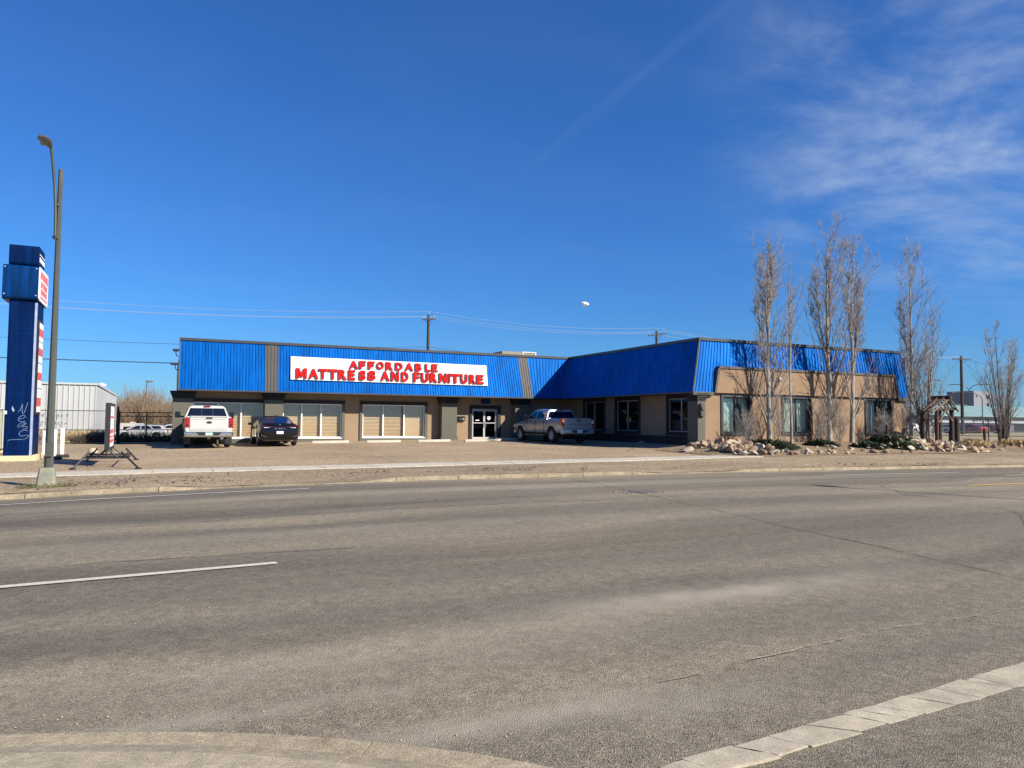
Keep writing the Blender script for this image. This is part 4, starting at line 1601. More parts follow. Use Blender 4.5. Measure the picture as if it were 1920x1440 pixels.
    for s in (1, -1):
        y0, y1 = sorted((s * W * .80, s * (W + .004)))
        if spec['kind'] == 'work':
            MB().cbox(gx - .015, gx + .16, y0, y1, rail - .50, rail - .06, .02).build('tail_lamp', 'lamp_red', T, world=False, smooth=30)
            MB().box(gx - .0175, gx - .0155, y0 + .06, y1 - .06, rail - .44, rail - .34).build('reverse_lens', 'lamp_red_dark', T, world=False)
        else:
            m_ = MB()
            m_.prism([(gx - .02, s * W * .83, rail - .02), (gx - .02, s * (W + .006), rail - .02), (gx - .02, s * (W + .006), rail - .36), (gx - .02, s * W * .87, rail - .42)], (0, 0, 0), (.30, 0, 0))
            m_.build('tail_lamp', 'lamp_red', T, world=False)
            ya, yb = sorted((s * W * .85, s * W * .95))
            MB().box(gx - .024, gx - .0205, ya, yb, rail - .26, rail - .10).build('reverse_lens', 'lamp_clear', T, world=False)
    # bumper with step, plate and hitch
    bz0, bz1 = (zb - .01, zb + .225)
    m_ = MB()
    rg = []
    for y, bx in ((-W * 1.0, .10), (-W * .93, .0), (-W * .3, -.04), (W * .3, -.04), (W * .93, .0), (W * 1.0, .10)):
        x0 = gx - .13 + bx
        rg.append([Vector((x0 + .05, y, bz0)), Vector((x0, y, bz0 + .06)), Vector((x0, y, bz1 - .04)), Vector((x0 + .03, y, bz1)), Vector((gx + .12, y, bz1)), Vector((gx + .12, y, bz0))])
    m_.rings(rg)
    bump = m_.build('bumper', 'chrome' if spec['kind'] == 'work' else paint, T, world=False, smooth=35)
    bf = gx - .172
    m_ = MB()
    m_.prism([(bf, -.52, bz1 - .035), (bf, .52, bz1 - .035), (bf, .40, bz0 + .075), (bf, -.40, bz0 + .075)], (0, 0, 0), (-.008, 0, 0))
    m_.build('step_pad', 'car_trim', bump, world=False)
    MB().cbox(bf - .022, bf - .009, -.155, .155, bz0 + .07, bz0 + .205, .004).build('licence_plate', spec['plate'], bump, world=False)
    m_ = MB()
    for y in (-.10, -.06, -.02, .03, .07, .11):
        m_.box(bf - .024, bf - .0225, y - .013, y + .013, bz0 + .105, bz0 + .165)
    m_.build('plate_mark', 'plate_white' if spec['plate'] == 'plate_green' else 'pylon_edge', bump, world=False)
    MB().cbox(gx - .10, gx + .4, -.07, .07, zb - .10, zb - .012, .01).build('hitch', 'dark_steel', bump, world=False)
    m_ = MB()
    m_.cbox(tail + .2, nose - .4, -.62, -.50, .40, .56, .01)
    m_.cbox(tail + .2, nose - .4, .50, .62, .40, .56, .01)
    m_.box(tail + .6, nose - .5, -.50, .50, .44, .53)
    m_.tube([(wx[1], -W + .2, wr), (wx[1], W - .2, wr)], .08, 8)
    m_.lathe([(0, -.17), (.12, -.12), (.16, 0), (.12, .12), (0, .17)], 12, 'x', (wx[1], 0, wr))
    m_.tube([(wx[0], -W + .2, wr), (wx[0], W - .2, wr)], .06, 8)
    m_.build('chassis', 'car_trim', T, world=False)
    MB().lathe([(.07, 0), (.07, .35)], 12, 'x', (tail + .1, -W * .55, .43)).build('exhaust', 'chrome', T, world=False)
    # front end
    MB().cbox(nose - .03, nose + .02, -W * .55, W * .55, .70, belt - .34, .02).build('grille', 'car_trim', T, world=False)
    for s in (1, -1):
        y0, y1 = sorted((s * W * .58, s * W * .90))
        MB().cbox(nose - .20, nose - .0, y0, y1, .78, belt - .28, .03).build('headlight', 'lamp_clear', T, world=False, smooth=40)
    MB().cbox(nose - .12, nose + .07, -W * .86, W * .86, .45, .66, .04).build('front_bumper', 'chrome', T, world=False)
    for x in wx:
        for s in (1, -1):
            wheel(T, x, s * (W - .145), wr, .27, spec['spokes'], s)
    if spec.get('flaps'):
        for s in (1, -1):
            y0, y1 = sorted((s * (W - .30), s * (W + .01)))
            MB().cbox(wx[1] - wr - .14, wx[1] - wr - .12, y0, y1, .16, .66, .004).build('mud_flap', 'car_trim', T, world=False)
    return T


def gz(u, v):
    return g(u, v) + .004


pickup('white crew-cab pickup truck parked nose-in beside the black sedan', (1.83, 38.5, gz(1.83, 38.3)), R(90), 'paint_white',
       dict(kind='work', w=1.0, nose=2.98, tail=-2.90, rail=1.40, belt=1.32, roof=1.93, wheel_r=.41, wheels=(1.95, -1.72), spokes=6, tumble=.76, step='car_trim', mirror=(.22, .30, .12), plate='plate_green', flaps=True))
pickup('silver crew-cab pickup truck parked nose-in at the shaded inner corner', (19.52, 36.75, gz(19.6, 36.6)), R(92), 'paint_silver',
       dict(kind='crew', w=.98, nose=2.85, tail=-2.82, rail=1.30, belt=1.24, roof=1.82, wheel_r=.41, wheels=(1.87, -1.68), spokes=6, tumble=.74, step='chrome', mirror=(.14, .22, .10), plate='plate_white'))


def sedan(name, label, cat, loc, rotz, paint, rear_detail=True, wagon=False, glass='car_glass_blue', group=None):
    T = thing(name, label, cat, loc, rotz, group)
    W = .91
    deck, belt, roof = 1.03, .93, 1.42
    st = [(-2.34, .70, .42, .86), (-2.30, .82, .30, .99), (-2.20, .88, .24, deck), (-1.9, W, .20, deck), (-1.2, W, .19, .99), (0, W, .19, belt), (1.1, W, .19, belt - .01), (1.6, W * .98, .20, .86), (2.0, W * .93, .22, .77), (2.25, .74, .28, .66), (2.34, .60, .34, .58)]
    if wagon:
        st[0], st[1], st[2], st[3], st[4] = (-2.30, .74, .42, .9), (-2.27, .84, .30, 1.0), (-2.20, .88, .24, 1.0), (-1.9, W, .20, .99), (-1.2, W, .19, .97)
    m_ = MB()
    m_.rings([half_ring(x, body_pts(w, b, t, .13)) for x, w, b, t in st])
    body = m_.build('body', [paint, 'car_trim'], T, smooth=32, world=False)
    cut = []
    for x in (1.42, -1.30):
        for s in (-1, 1):
            cut.append(MB().lathe([(.385, -.3), (.385, .3)], 28, 'y', (x, s * (W - .1), .345)).build('cutter', 'car_trim', None, world=False, smooth=60))
    boolean_cut(body, cut)
    wb, wrf = W * .93, .60

    def ring(xb, xr, zr, k=1.0):
        lo = belt - .03
        return half_ring(lambda z: xb + (xr - xb) * max(0, min(1, (z - lo) / (zr - lo))), [(0, lo), (wb * k, lo), (wb * k - .01, belt + .04), (wrf + (wb * k - wrf) * .16, zr - .09), (wrf - .02, zr - .03), (wrf - .14, zr), (0, zr + .012)])
    rb, rt = (-2.05, -.72) if not wagon else (-2.22, -1.85)
    m_ = MB()
    m_.rings([ring(1.50, .50, roof - .04, .95), ring(1.15, .30, roof - .01), ring(.1, -.05, roof), ring(-.8, -.5, roof - .01), ring(rb, rt, roof - .05, .93)])
    m_.build('cabin', paint, T, smooth=28, world=False)

    def yside(x, z):
        return wb - .01 + (wrf + (wb - wrf) * .16 - wb + .01) * (z - belt - .04) / (roof - .13 - belt)
    zt_ = roof - .12
    for s in (1, -1):
        panel_on(T, 'side_window', 'car_glass', [(1.08, belt + .07), (.10, belt + .06), (.10, zt_), (.42, zt_)], yside, side=s)
        panel_on(T, 'side_window', 'car_glass', [(.02, belt + .06), (-.95, belt + .08), (-.62, zt_), (.02, zt_)], yside, side=s)
        if wagon:
            panel_on(T, 'side_window', 'car_glass', [(-1.02, belt + .08), (-1.75, belt + .12), (-1.55, zt_ - .02), (-.80, zt_)], yside, side=s)
        mo = MB().cbox(.92, 1.04, min(s * (W + .02), s * (W + .20)), max(s * (W + .02), s * (W + .20)), belt + .04, belt + .16, .03).build('mirror', paint, T, world=False, smooth=40)
        for x in (1.10, .06, -.95):
            MB().box(x - .006, x + .006, s * (W - .04), s * (W + .003), .30, belt - .03).build('door_seam', 'car_trim', T, world=False)
        for x in (.22, -.75):
            MB().cbox(x - .1, x + .1, min(s * (W - .02), s * (W + .022)), max(s * (W - .02), s * (W + .022)), belt - .13, belt - .10, .008).build('door_handle', paint, T, world=False)
    lo = belt - .03
    zr = roof - .05

    def rear(y, z):
        t = (z - lo) / (zr - lo)
        return (rb + (rt - rb) * t - .012 + (.06 if not wagon else 0) * 0, y, z)
    slab(T, 'rear_window', glass, [rear(-wb * .80, belt + .13), rear(-wrf + .03, zr - .07), rear(wrf - .03, zr - .07), rear(wb * .80, belt + .13)], .010)

    def front(y, z):
        t = (z - lo) / (roof - .04 - lo)
        return (1.50 - 1.0 * t + .006, y, z)
    slab(T, 'windscreen', 'car_glass', [front(-wb * .86, belt + .06), front(wb * .86, belt + .06), front(wrf - .05, roof - .11), front(-wrf + .05, roof - .11)], .008)
    if rear_detail:
        tx = -2.318
        for s in (1, -1):
            m_ = MB()
            m_.prism([(tx, s * .30, .90), (tx + .02, s * .72, .97), (tx + .16, s * .885, .97), (tx + .16, s * .89, .80), (tx + .02, s * .74, .82), (tx, s * .34, .865)], (0, 0, 0), (-.03, 0, 0))
            m_.build('tail_lamp', 'lamp_red_dark', T, world=False)
            ya, yb = sorted((s * .46, s * .72))
            MB().prism([(tx - .032, s * .46, .875), (tx - .020, s * .72, .885), (tx - .020, s * .72, .855), (tx - .032, s * .46, .865)], (0, 0, 0), (-.004, 0, 0)).build('reverse_lens', 'lamp_clear', T, world=False)
        MB().cbox(tx - .035, tx + .02, -.30, .30, .868, .896, .006).build('light_bar', 'lamp_red_dark', T, world=False)
        m_ = MB()
        text_line(m_, 'ELANTRA', (tx - .036, .24, .800), (0, -1, 0), (0, 0, 1), (-1, 0, 0), .48, .045, .006, bold=.01)
        m_.build('lettering', 'chrome', T, world=False)
        m_ = MB()
        letter(m_, 'H', (tx - .0, .055, .985), (0, -1, .0), (.12, -.28, .95), (-1, 0, 0), .08, .055, .03, bold=.02)
        m_.build('emblem', 'chrome', T, world=False)
        MB().cbox(tx - .045, tx - .03, -.155, .155, .575, .70, .004).build('licence_plate', 'plate_white', T, world=False)
        m_ = MB()
        for y in (-.10, -.06, -.02, .03, .07, .11):
            m_.box(tx - .047, tx - .0455, y - .012, y + .012, .61, .665)
        m_.build('plate_mark', 'pylon_edge', T, world=False)
        m_ = MB()
        m_.prism([(tx - .02, -.62, .52), (tx - .02, .62, .52), (tx - .02, .70, .42), (tx - .02, -.70, .42)], (0, 0, 0), (.2, 0, 0))
        m_.build('diffuser', 'car_trim', T, world=False)
        for s in (1, -1):
            MB().prism([(tx - .022, s * .60, .46), (tx + .01, s * .78, .50), (tx + .01, s * .78, .485), (tx - .022, s * .60, .445)], (0, 0, 0), (-.006, 0, 0)).build('reflector', 'chrome', T, world=False)
        MB().lathe([(.0, 0), (.05, .0), (.05, .3)], 12, 'x', (-2.28, -.55, .28)).build('exhaust', 'chrome', T, world=False)
        MB().cbox(-2.33, -2.10, -.72, .72, deck - .03, deck + .012, .01).build('boot_lip', paint, T, world=False)
        MB().tube([(-.85, 0, roof - .01), (-.95, 0, roof + .06)], [.04, .006], 6).build('antenna', paint, T, world=False)
    else:
        for s in (1, -1):
            y0, y1 = sorted((s * .60, s * .86))
            MB().cbox(-2.31, -2.1, y0, y1, .74, .93, .03).build('tail_lamp', 'lamp_red', T, world=False)
    for s in (1, -1):
        y0, y1 = sorted((s * .42, s * .74))
        MB().cbox(2.10, 2.29, y0, y1, .56, .68, .03).build('headlight', 'lamp_clear', T, world=False, smooth=40)
    for x in (1.42, -1.30):
        for s in (1, -1):
            wheel(T, x, s * (W - .115), .325, .215, 5, s)
    return T


sedan('car', 'glossy black sedan parked between the white pickup and the display windows', 'car', (4.94, 38.55, gz(4.9, 38.4)), R(90), 'paint_black')
# cars behind the left fence and across the far lot
sedan('car', 'silver wagon parked behind the dark gate on the left', 'car', (-1.85, 80, g(-1.8, 80) - .07), R(178), 'paint_grey_car', False, True)
sedan('car', 'white wagon parked behind the silver wagon near the store end wall', 'car', (.9, 88, g(.9, 88) - .08), R(180), 'paint_white', False, True)
sedan('car', 'red car parked left of the shrub in the far lot on the right', 'car', (112.2, 74, .5), R(80), 'paint_red_car', False)
sedan('car', 'dark red car half hidden by the shrub in the far lot', 'car', (116.8, 74, .5), R(84), 'paint_red_car', False)
sedan('car', 'blue car behind the red car in the far lot', 'car', (114.0, 77, .5), R(88), 'paint_blue_car', False, True)
sedan('car', 'white car beside the utility pole in the far lot', 'car', (105, 74, .5), R(95), 'paint_white', False, True)
sedan('car', 'silver car seen through the log arch', 'car', (99, 74, .5), R(100), 'paint_grey_car', False)
sedan('car', 'white car left of the log arch opening', 'car', (94, 72, .5), R(170), 'paint_white', False, True)

# white camper behind the wagon
o = thing('camper', 'white camper with a rounded roof behind the silver wagon', 'camper', (-3.0, 92, g(-3, 92) - .08))
o.scale = (.58, .58, .58)
m = MB()
z0 = g(-3, 92) - .08
prof = [(-2.6, .55), (2.6, .55), (2.7, 1.2), (2.4, 2.15), (1.7, 2.55), (-2.0, 2.6), (-2.5, 2.3), (-2.7, 1.4)]
m.prism([(-3 + x, 91, z0 + z) for x, z in prof], (0, 0, 0), (0, 2.1, 0))
m.build('shell', 'paint_white', o)
for a, b in ((-4.6, -3.4), (-2.6, -1.6)):
    MB().cbox(a, b, 90.97, 90.996, z0 + 1.35, z0 + 1.95, .005).build('window', 'car_glass', o)
MB().box(-5.4, -.5, 90.985, 90.997, z0 + 1.05, z0 + 1.15).build('stripe', 'box_green', o)
for x in (-4.3, -1.6):
    MB().lathe([(.34, 0), (.34, .2)], 20, 'y', (x, 90.95, z0 + .34)).build('wheel', 'tyre', o)
m = MB()
m.cbox(-3.6, -2.6, 91.4, 92.4, z0 + 2.58, z0 + 2.8, .04)
m.build('roof_vent', 'paint_white', o)

# ------------------------------------------------------------------ pylon sign
PY = thing('pylon_sign', 'tall dark blue pylon sign with white sign face and chalky graffiti', 'sign', (-4.3, 29.9, .18))
pu0, pu1, pv0, pv1 = -4.74, -3.95, 29.25, 30.75
m = MB()
m.cbox(pu0, pu1, pv0, pv1, .34, 5.55, .012)
col = m.build('column', 'pylon_blue', PY)
m = MB()
for z in (2.42, 3.55, 4.55):
    m.box(pu0 + .02, pu1 - .02, pv0 - .006, pv0 - .001, z, z + .012)
m.box(pu0 + .18, pu1 - .18, pv0 - .006, pv0 - .001, 4.40, 4.415)
m.build('seam', 'pylon_cabinet', col)
MB().box(pu1 - .055, pu1 + .012, pv0 - .014, pv0 + .055, .36, 5.45).build('corner_strip', 'pylon_edge', col)
m = MB()
m.box(pu0 + .12, pu0 + .58, pv0 - .012, pv0 - .001, .60, .615)
m.box(pu0 + .12, pu0 + .58, pv0 - .012, pv0 - .001, .90, .915)
m.box(pu0 + .12, pu0 + .135, pv0 - .012, pv0 - .001, .616, .899)
m.box(pu0 + .565, pu0 + .58, pv0 - .012, pv0 - .001, .616, .899)
m.build('access_panel', 'pylon_cabinet', col)
# timber-faced footing
m = MB()
m.cbox(pu0 - .10, pu1 + .10, pv0 - .16, pv0 - .03, .12, .36, .01)
m.cbox(pu1 + .03, pu1 + .15, pv0 - .02, pv1 + .1, .12, .38, .01)
m.cbox(pu0 - .1, pu1 + .02, pv0 - .02, pv1 + .1, .1, .339, .01)
m.build('footing', 'timber_pale', PY)
# cabinet with rounded lower edges
cu0, cu1, cv0, cv1 = -4.93, -3.92, 29.1, 31.15


def rounded_box(mb_, u0, u1, v0, v1, z0_, z1_, r=.13, seg=4):
    """box running along u with rounded edges in the v-z section... section drawn in (v, z)"""
    sec = []
    for cx_, cz_, a0 in ((v1 - r, z1_ - r, 0), (v0 + r, z1_ - r, 90), (v0 + r, z0_ + r, 180), (v1 - r, z0_ + r, 270)):
        for k in range(seg + 1):
            a = R(a0 + 90 * k / seg)
            sec.append((cx_ + r * math.cos(a), cz_ + r * math.sin(a)))
    mb_.rings([[Vector((u_, y, z)) for y, z in sec] for u_ in (u0, u1)])
    return mb_


m = rounded_box(MB(), cu0, cu1, cv0, cv1, 5.52, 6.68)
cab = m.build('cabinet', 'pylon_cabinet', PY, smooth=40)
m = MB()
rounded_box(m, cu1 + .002, cu1 + .03, cv0 + .02, cv1 - .02, 5.54, 6.66, .12)
m.build('face', 'face_white', cab, smooth=40)
for txt, z, h, w in (('AFFORDABLE', 6.30, .24, 1.72), ('MATTRESS', 6.02, .19, 1.40), ('FURNITURE', 5.79, .17, 1.35)):
    m = MB()
    vc = (cv0 + cv1) / 2
    text_line(m, txt, (cu1 + .031, vc - w / 2, z), (0, 1, 0), (0, 0, 1), (1, 0, 0), w, h, .008, bold=.03)
    m.build('lettering', 'face_red', cab)
m = MB()
for i in range(9):
    m.box(cu1 + .031, cu1 + .037, cv0 + .30 + i * .17, cv0 + .42 + i * .17, 5.65, 5.71)
m.build('small_print', 'face_red', cab)
m = MB()
for v, z in ((cv0 - .006, 6.58), (cv0 - .006, 5.68)):
    for u in (cu0 + .06, cu1 - .06):
        m.lathe([(.016, -.01), (.016, .004), (0, .006)], 8, 'y', (u, v, z))
m.build('rivet', 'face_white', cab)
top = rounded_box(MB(), pu0 - .05, pu1 + .0, pv0 - .08, pv1 - .25, 6.682, 7.36, .10).build('cap', 'pylon_blue', PY, smooth=40)
m = MB()
m.box(pu1 + .003, pu1 + .014, pv0 + .12, pv1 - .32, 6.86, 7.02)
m.box(pu1 + .003, pu1 + .014, pv0 + .12, pv1 - .32, 7.09, 7.13)
m.build('cap_stripe', 'face_white', top)
# letter strip on the right face
m = MB()
m.box(pu1 + .001, pu1 + .05, pv0 + .30, pv1 - .22, 1.72, 4.92)
m.build('strip_frame', 'black_steel', PY)
z = 4.84
k = 0
strip_cols = [('face_white', .20), ('face_red', .13), ('face_red', .13), ('face_white', .16), ('face_blue', .03), ('face_white', .2), ('face_red', .13), ('face_red', .12), ('face_white', .22), ('face_blue', .04), ('face_white', .3), ('face_red', .12), ('face_red', .13), ('face_white', .26), ('face_blue', .03), ('face_white', .30), ('face_red', .15), ('face_red', .13), ('face_white', .2)]
tot = sum(h for _, h in strip_cols)
for c_, h in strip_cols:
    h *= 3.04 / tot
    MB().box(pu1 + .0505, pu1 + .056, pv0 + .36, pv1 - .28, z - h + .004, z).build('strip_panel', c_, PY)
    z -= h
# graffiti drawn on the road face
def px2(x, y):
    """outline points of the tag, in metres on the face"""
    return Vector((pu0 + (x - 150) / 640 * .80, pv0 - .008, .60 + (1325 - y) / 1170 * 1.53))


tags = [[(450, 405), (490, 385), (520, 290), (545, 190), (540, 300), (545, 430), (570, 460), (600, 400), (630, 280), (665, 165)],
        [(470, 580), (560, 575), (625, 535), (610, 495), (540, 500), (475, 550), (460, 610), (500, 655), (570, 655), (620, 640)],
        [(620, 660), (520, 690), (450, 760), (470, 800)], [(500, 790), (600, 700), (650, 680), (630, 720), (540, 790), (640, 770), (680, 790), (650, 830), (570, 850)],
        [(690, 885), (620, 860), (530, 890), (490, 950), (510, 1010), (580, 1020), (660, 990), (720, 1000), (690, 1050), (620, 1100), (440, 1105), (260, 1110), (250, 1150)]]


def smooth_pts(p, it=2):
    p = [Vector(q) for q in p]
    for _ in range(it):
        q = [p[0]]
        for a, b_ in zip(p, p[1:]):
            q += [a * .75 + b_ * .25, a * .25 + b_ * .75]
        p = q + [p[-1]]
    return p


m = MB()
for s in tags:
    m.tube(smooth_pts([px2(*q) for q in s]), .006, 4)
m.add([px2(*q) + Vector((0, .004, 0)) for q in ((322, 250), (340, 300), (375, 370), (345, 410), (305, 340))], [(0, 1, 2, 3, 4)])
m.build('graffiti', 'chalk', PY)
m = MB()
m.cbox(pu0 - .005, pu0 + .07, pv0 - .03, pv0 - .001, 1.72, 1.83, .006)
m.build('junction_box', 'face_white', PY)

# ribbed metal box on timber skids at the left edge
o = thing('metal_locker', 'pale green ribbed metal box on timber skids at the left edge', 'storage box', (-6.4, 35.3, .2))
m = MB()
nb = 26
for i in range(nb):
    z = .42 + i * 1.5 / nb
    m.box(-7.3, -5.55, 34.5, 36.1, z, z + 1.5 / nb - .018)
    m.box(-7.28, -5.57, 34.52, 36.08, z + 1.5 / nb - .018, z + 1.5 / nb)
m.build('ribbed_body', 'box_green', o)
m = MB()
for u in (-7.25, -5.6):
    m.box(u - .03, u + .03, 34.475, 34.498, .42, 1.93)
m.build('corner_post', 'box_green', o)
MB().box(-7.35, -5.51, 34.45, 36.15, 1.925, 1.99).build('lid', 'metal_siding_dark', o)
for v in (34.6, 35.85):
    MB().cbox(-7.4, -5.48, v, v + .12, .2, .40, .01).build('skid', 'timber_pale', o)

# ------------------------------------------------------------------ street lamp on the boulevard
SL = thing('street_lamp', 'galvanised street lamp with curved arm on a tapered concrete base', 'street lamp', (-2.33, 19.55, .08))
m = MB()
bz = .02
for z, h in ((bz, .215), (.50, .135)):
    pass
m.rings([[Vector((-2.33 + sx_ * h, 19.6 + sy_ * h, z)) for sx_, sy_ in ((-1, -.8), (-.8, -1), (.8, -1), (1, -.8), (1, .8), (.8, 1), (-.8, 1), (-1, .8))] for z, h in ((.0, .205), (.44, .150), (.50, .135))])
m.build('footing', 'lamp_base', SL)
m = MB()
m.rings([[Vector((-2.30 + (z - .5) * .001 + math.cos(R(45 * k + 22.5)) * r_, 19.6 + math.sin(R(45 * k + 22.5)) * r_, z)) for k in range(8)] for z, r_ in ((.50, .098), (1.6, .083), (4, .066), (7.28, .05))])
pole = m.build('pole', 'galvanised', SL)
MB().box(-2.37, -2.22, 19.465, 19.474, .75, 1.05).build('hand_hole_cover', 'galvanised', pole)
arm = [(-2.35, 19.55, 5.65), (-2.36, 19.54, 6.3), (-2.385, 19.50, 6.8), (-2.42, 19.42, 7.2), (-2.445, 19.34, 7.5), (-2.47, 19.26, 7.66)]
m = MB()
m.tube(smooth_pts(arm, 2), .030, 8)
m.build('arm', 'galvanised', SL, smooth=50)
for z in (5.7, 6.45):
    MB().lathe([(.06, -.03), (.07, -.03), (.07, .03), (.06, .03)], 10, 'z', (-2.335, 19.575, z)).build('clamp', 'dark_steel', SL)
# cobra head
m = MB()
rg = []
for t, w, h in ((0, .035, .035), (.09, .065, .05), (.22, .115, .065), (.37, .135, .07), (.50, .115, .05), (.57, .055, .03)):
    c_ = Vector((-2.465 - .26 * t * .9, 19.28 - t * .80, 7.65 + .16 * t))
    rg.append([c_ + Vector((math.cos(R(a)) * w * .93, math.cos(R(a)) * w * -.36, math.sin(R(a)) * h + (.0 if math.sin(R(a)) > 0 else h * .25))) for a in range(0, 360, 36)])
m.rings(rg)
head = m.build('luminaire', 'lamp_head', SL, smooth=50)
m = MB()
c_ = Vector((-2.545, 19.02, 7.665))
m.add([c_ + Vector((math.cos(R(a)) * .10 + math.sin(R(a)) * -.05, math.sin(R(a)) * .16 - math.cos(R(a)) * .04, .01 + math.sin(R(a)) * -.03)) for a in range(0, 360, 24)], [tuple(range(15))])
m.build('lens', 'lamp_lens', head)
# the next lamp down the road: its arm throws the long shadow on the asphalt
FL = thing('street_lamp', 'street lamp down the road, only its long shadow falls in view', 'street lamp', (24.6, .4, -.1))
MB().tube([(24.6, .4, -.1), (24.55, .4, 4), (24.5, .4, 7.9)], [.12, .1, .07], 8).build('pole', 'galvanised', FL)
MB().tube(smooth_pts([(24.5, .4, 7.7), (24.4, .9, 8.3), (24.2, 1.6, 8.75), (23.9, 2.4, 9.0)], 2), .045, 8).build('arm', 'galvanised', FL)
m = MB()
rg = []
for t, w in ((0, .06), (.15, .12), (.4, .19), (.7, .17), (.9, .06)):
    c_ = Vector((23.9 - .2 * t, 2.4 + .8 * t, 9.0 + .05 * t))
    rg.append([c_ + Vector((math.cos(R(a)) * w, 0, math.sin(R(a)) * .06)) for a in range(0, 360, 45)])
m.rings(rg)
m.build('luminaire', 'lamp_head', FL)

# ------------------------------------------------------------------ bollards
for u, v, h, lab in ((-3.34, 29.6, 1.02, 'white bollard nearest the lamp post, left of the pair'), (-3.24, 30.75, 1.03, 'white bollard right of the pair beside the pylon sign'), (-4.03, 32.65, .9, 'thin white bollard half hidden behind the lamp post')):
    z = g(u, v)
    o = thing('bollard', lab, 'bollard', (u, v, z), 0, 'white bollards by the pylon sign')
    r_ = .075 if v < 32 else .05
    MB().lathe([(r_, .0), (r_, h - .02), (r_ * .8, h), (0, h + .005)], 14, 'z', (u, v, z)).build('post', 'bollard_white', o, smooth=40)
    if v < 32:
        MB().lathe([(.24, 0), (.26, .05), (.22, .11), (.10, .12)], 18, 'z', (u, v, z)).build('base', 'rubber', o, smooth=40)
# pale half-round stone
o = MB().lathe([(.17, -.05), (.17, .06), (.14, .13), (.07, .17), (0, .18)], 16, 'z', (-2.5, 34.1, g(-2.5, 34.1))).build('concrete_dome', 'rock_pale', smooth=50)
tag(o, 'pale half-round concrete lump on the gravel behind the portable sign', 'concrete block')

# ------------------------------------------------------------------ portable sign on a black trestle
AF = thing('portable_sign', 'portable sign seen edge-on in a black steel frame on splayed legs', 'sign', (-1.5, 26.6, .18))
sv0, sv1, sz0, sz1, su = 25.5, 27.9, .66, 2.08, -1.52
m = MB()
for a, b, c_, d in ((sv0, sv0 + .07, sz0, sz1), (sv1 - .07, sv1, sz0, sz1), (sv0 + .07, sv1 - .07, sz0, sz0 + .07), (sv0 + .07, sv1 - .07, sz1 - .07, sz1)):
    m.box(su - .07, su + .07, a, b, c_, d)
m.build('frame', 'black_steel', AF)
pn = MB().box(su - .05, su + .05, sv0 + .071, sv1 - .071, sz0 + .071, sz1 - .071).build('panel', 'face_white', AF)
m = MB()
for z, h in ((.86, .10), (1.02, .05), (1.15, .12), (1.62, .06)):
    m.box(su + .0505, su + .054, sv0 + .4, sv1 - .4, z, z + h)
m.build('printed_band', 'face_red', pn)
zf = lambda u, v: g(u, v) + .01
legs = [(-2.30, 24.55), (-.62, 24.15), (-2.25, 28.2), (-.80, 28.4)]
for (u, v) in legs:
    s = 1 if u > su else -1
    vv = 25.3 if v < 26 else 27.9
    z = zf(u, v)
    MB().tube([(u, v, z + .02), (su + s * .42, vv - (.3 if v < 26 else -.1), .62)], .028, 6).build('leg', 'black_steel', AF)
    MB().cbox(u - .09, u + .09, v - .05, v + .05, z, z + .03, .008).build('foot', 'black_steel', AF)
for v in (25.25, 26.3, 27.7):
    MB().tube([(su - .62, v, .44), (su + .62, v, .44)], .026, 6).build('cross_bar', 'black_steel', AF)
for s in (-1, 1):
    MB().tube([(su + s * .5, 24.95, .52), (su + s * .5, 28.1, .52)], .022, 6).build('side_rail', 'black_steel', AF)
    for v in (sv0 + .04, sv1 - .04):
        MB().tube([(su, v, .70), (su + s * .28, v, .45)], .02, 5).build('brace', 'black_steel', AF)
for v in (sv0 + .04, sv1 - .04):
    MB().tube([(su, v, .42), (su, v, sz0)], .028, 6).build('upright', 'black_steel', AF)

# ------------------------------------------------------------------ chain-link fences


def chain_fence(label, p0, p1, h, post_mat, wire_mat, posts, base, mesh_step=.16, rails=(0.0, 1.0), extra=None, name='chain_link_fence', group=None):
    p0, p1 = Vector((*p0, 0)), Vector((*p1, 0))
    Ld = (p1 - p0).length
    o = thing(name, label, 'fence', ((p0.x + p1.x) / 2, (p0.y + p1.y) / 2, base((p0.x + p1.x) / 2, (p0.y + p1.y) / 2)), 0, group)
    at_ = lambda t, z: Vector((p0.x + (p1.x - p0.x) * t, p0.y + (p1.y - p0.y) * t, base(p0.x + (p1.x - p0.x) * t, p0.y + (p1.y - p0.y) * t) + z))
    for i in range(posts + 1):
        t = i / posts
        MB().tube([at_(t, -.1), at_(t, h + .08)], .034, 7).build('post', post_mat, o)
    for k in rails:
        MB().tube([at_(i / 8, .06 + (h - .06) * k) for i in range(9)], .022, 6).build('rail', post_mat, o)
    m_ = MB()
    n_ = int((Ld + h) / mesh_step)
    for i in range(n_):
        s = i * mesh_step
        # rising and falling diagonals clipped to the rectangle
        for sgn in (1, -1):
            a0, a1 = s - h, s
            lo, hi = max(0, a0), min(Ld, a1)
            if hi - lo < .05:
                continue
            za, zb_ = (lo - a0), (hi - a0)
            if sgn < 0:
                za, zb_ = h - za, h - zb_
            m_.tube([at_(lo / Ld, .03 + za * .97), at_(hi / Ld, .03 + zb_ * .97)], .0042, 3, caps=False)
    w_ = m_.build('mesh_fabric', wire_mat, o, fix=False)
    w_['kind'] = 'stuff'
    return o


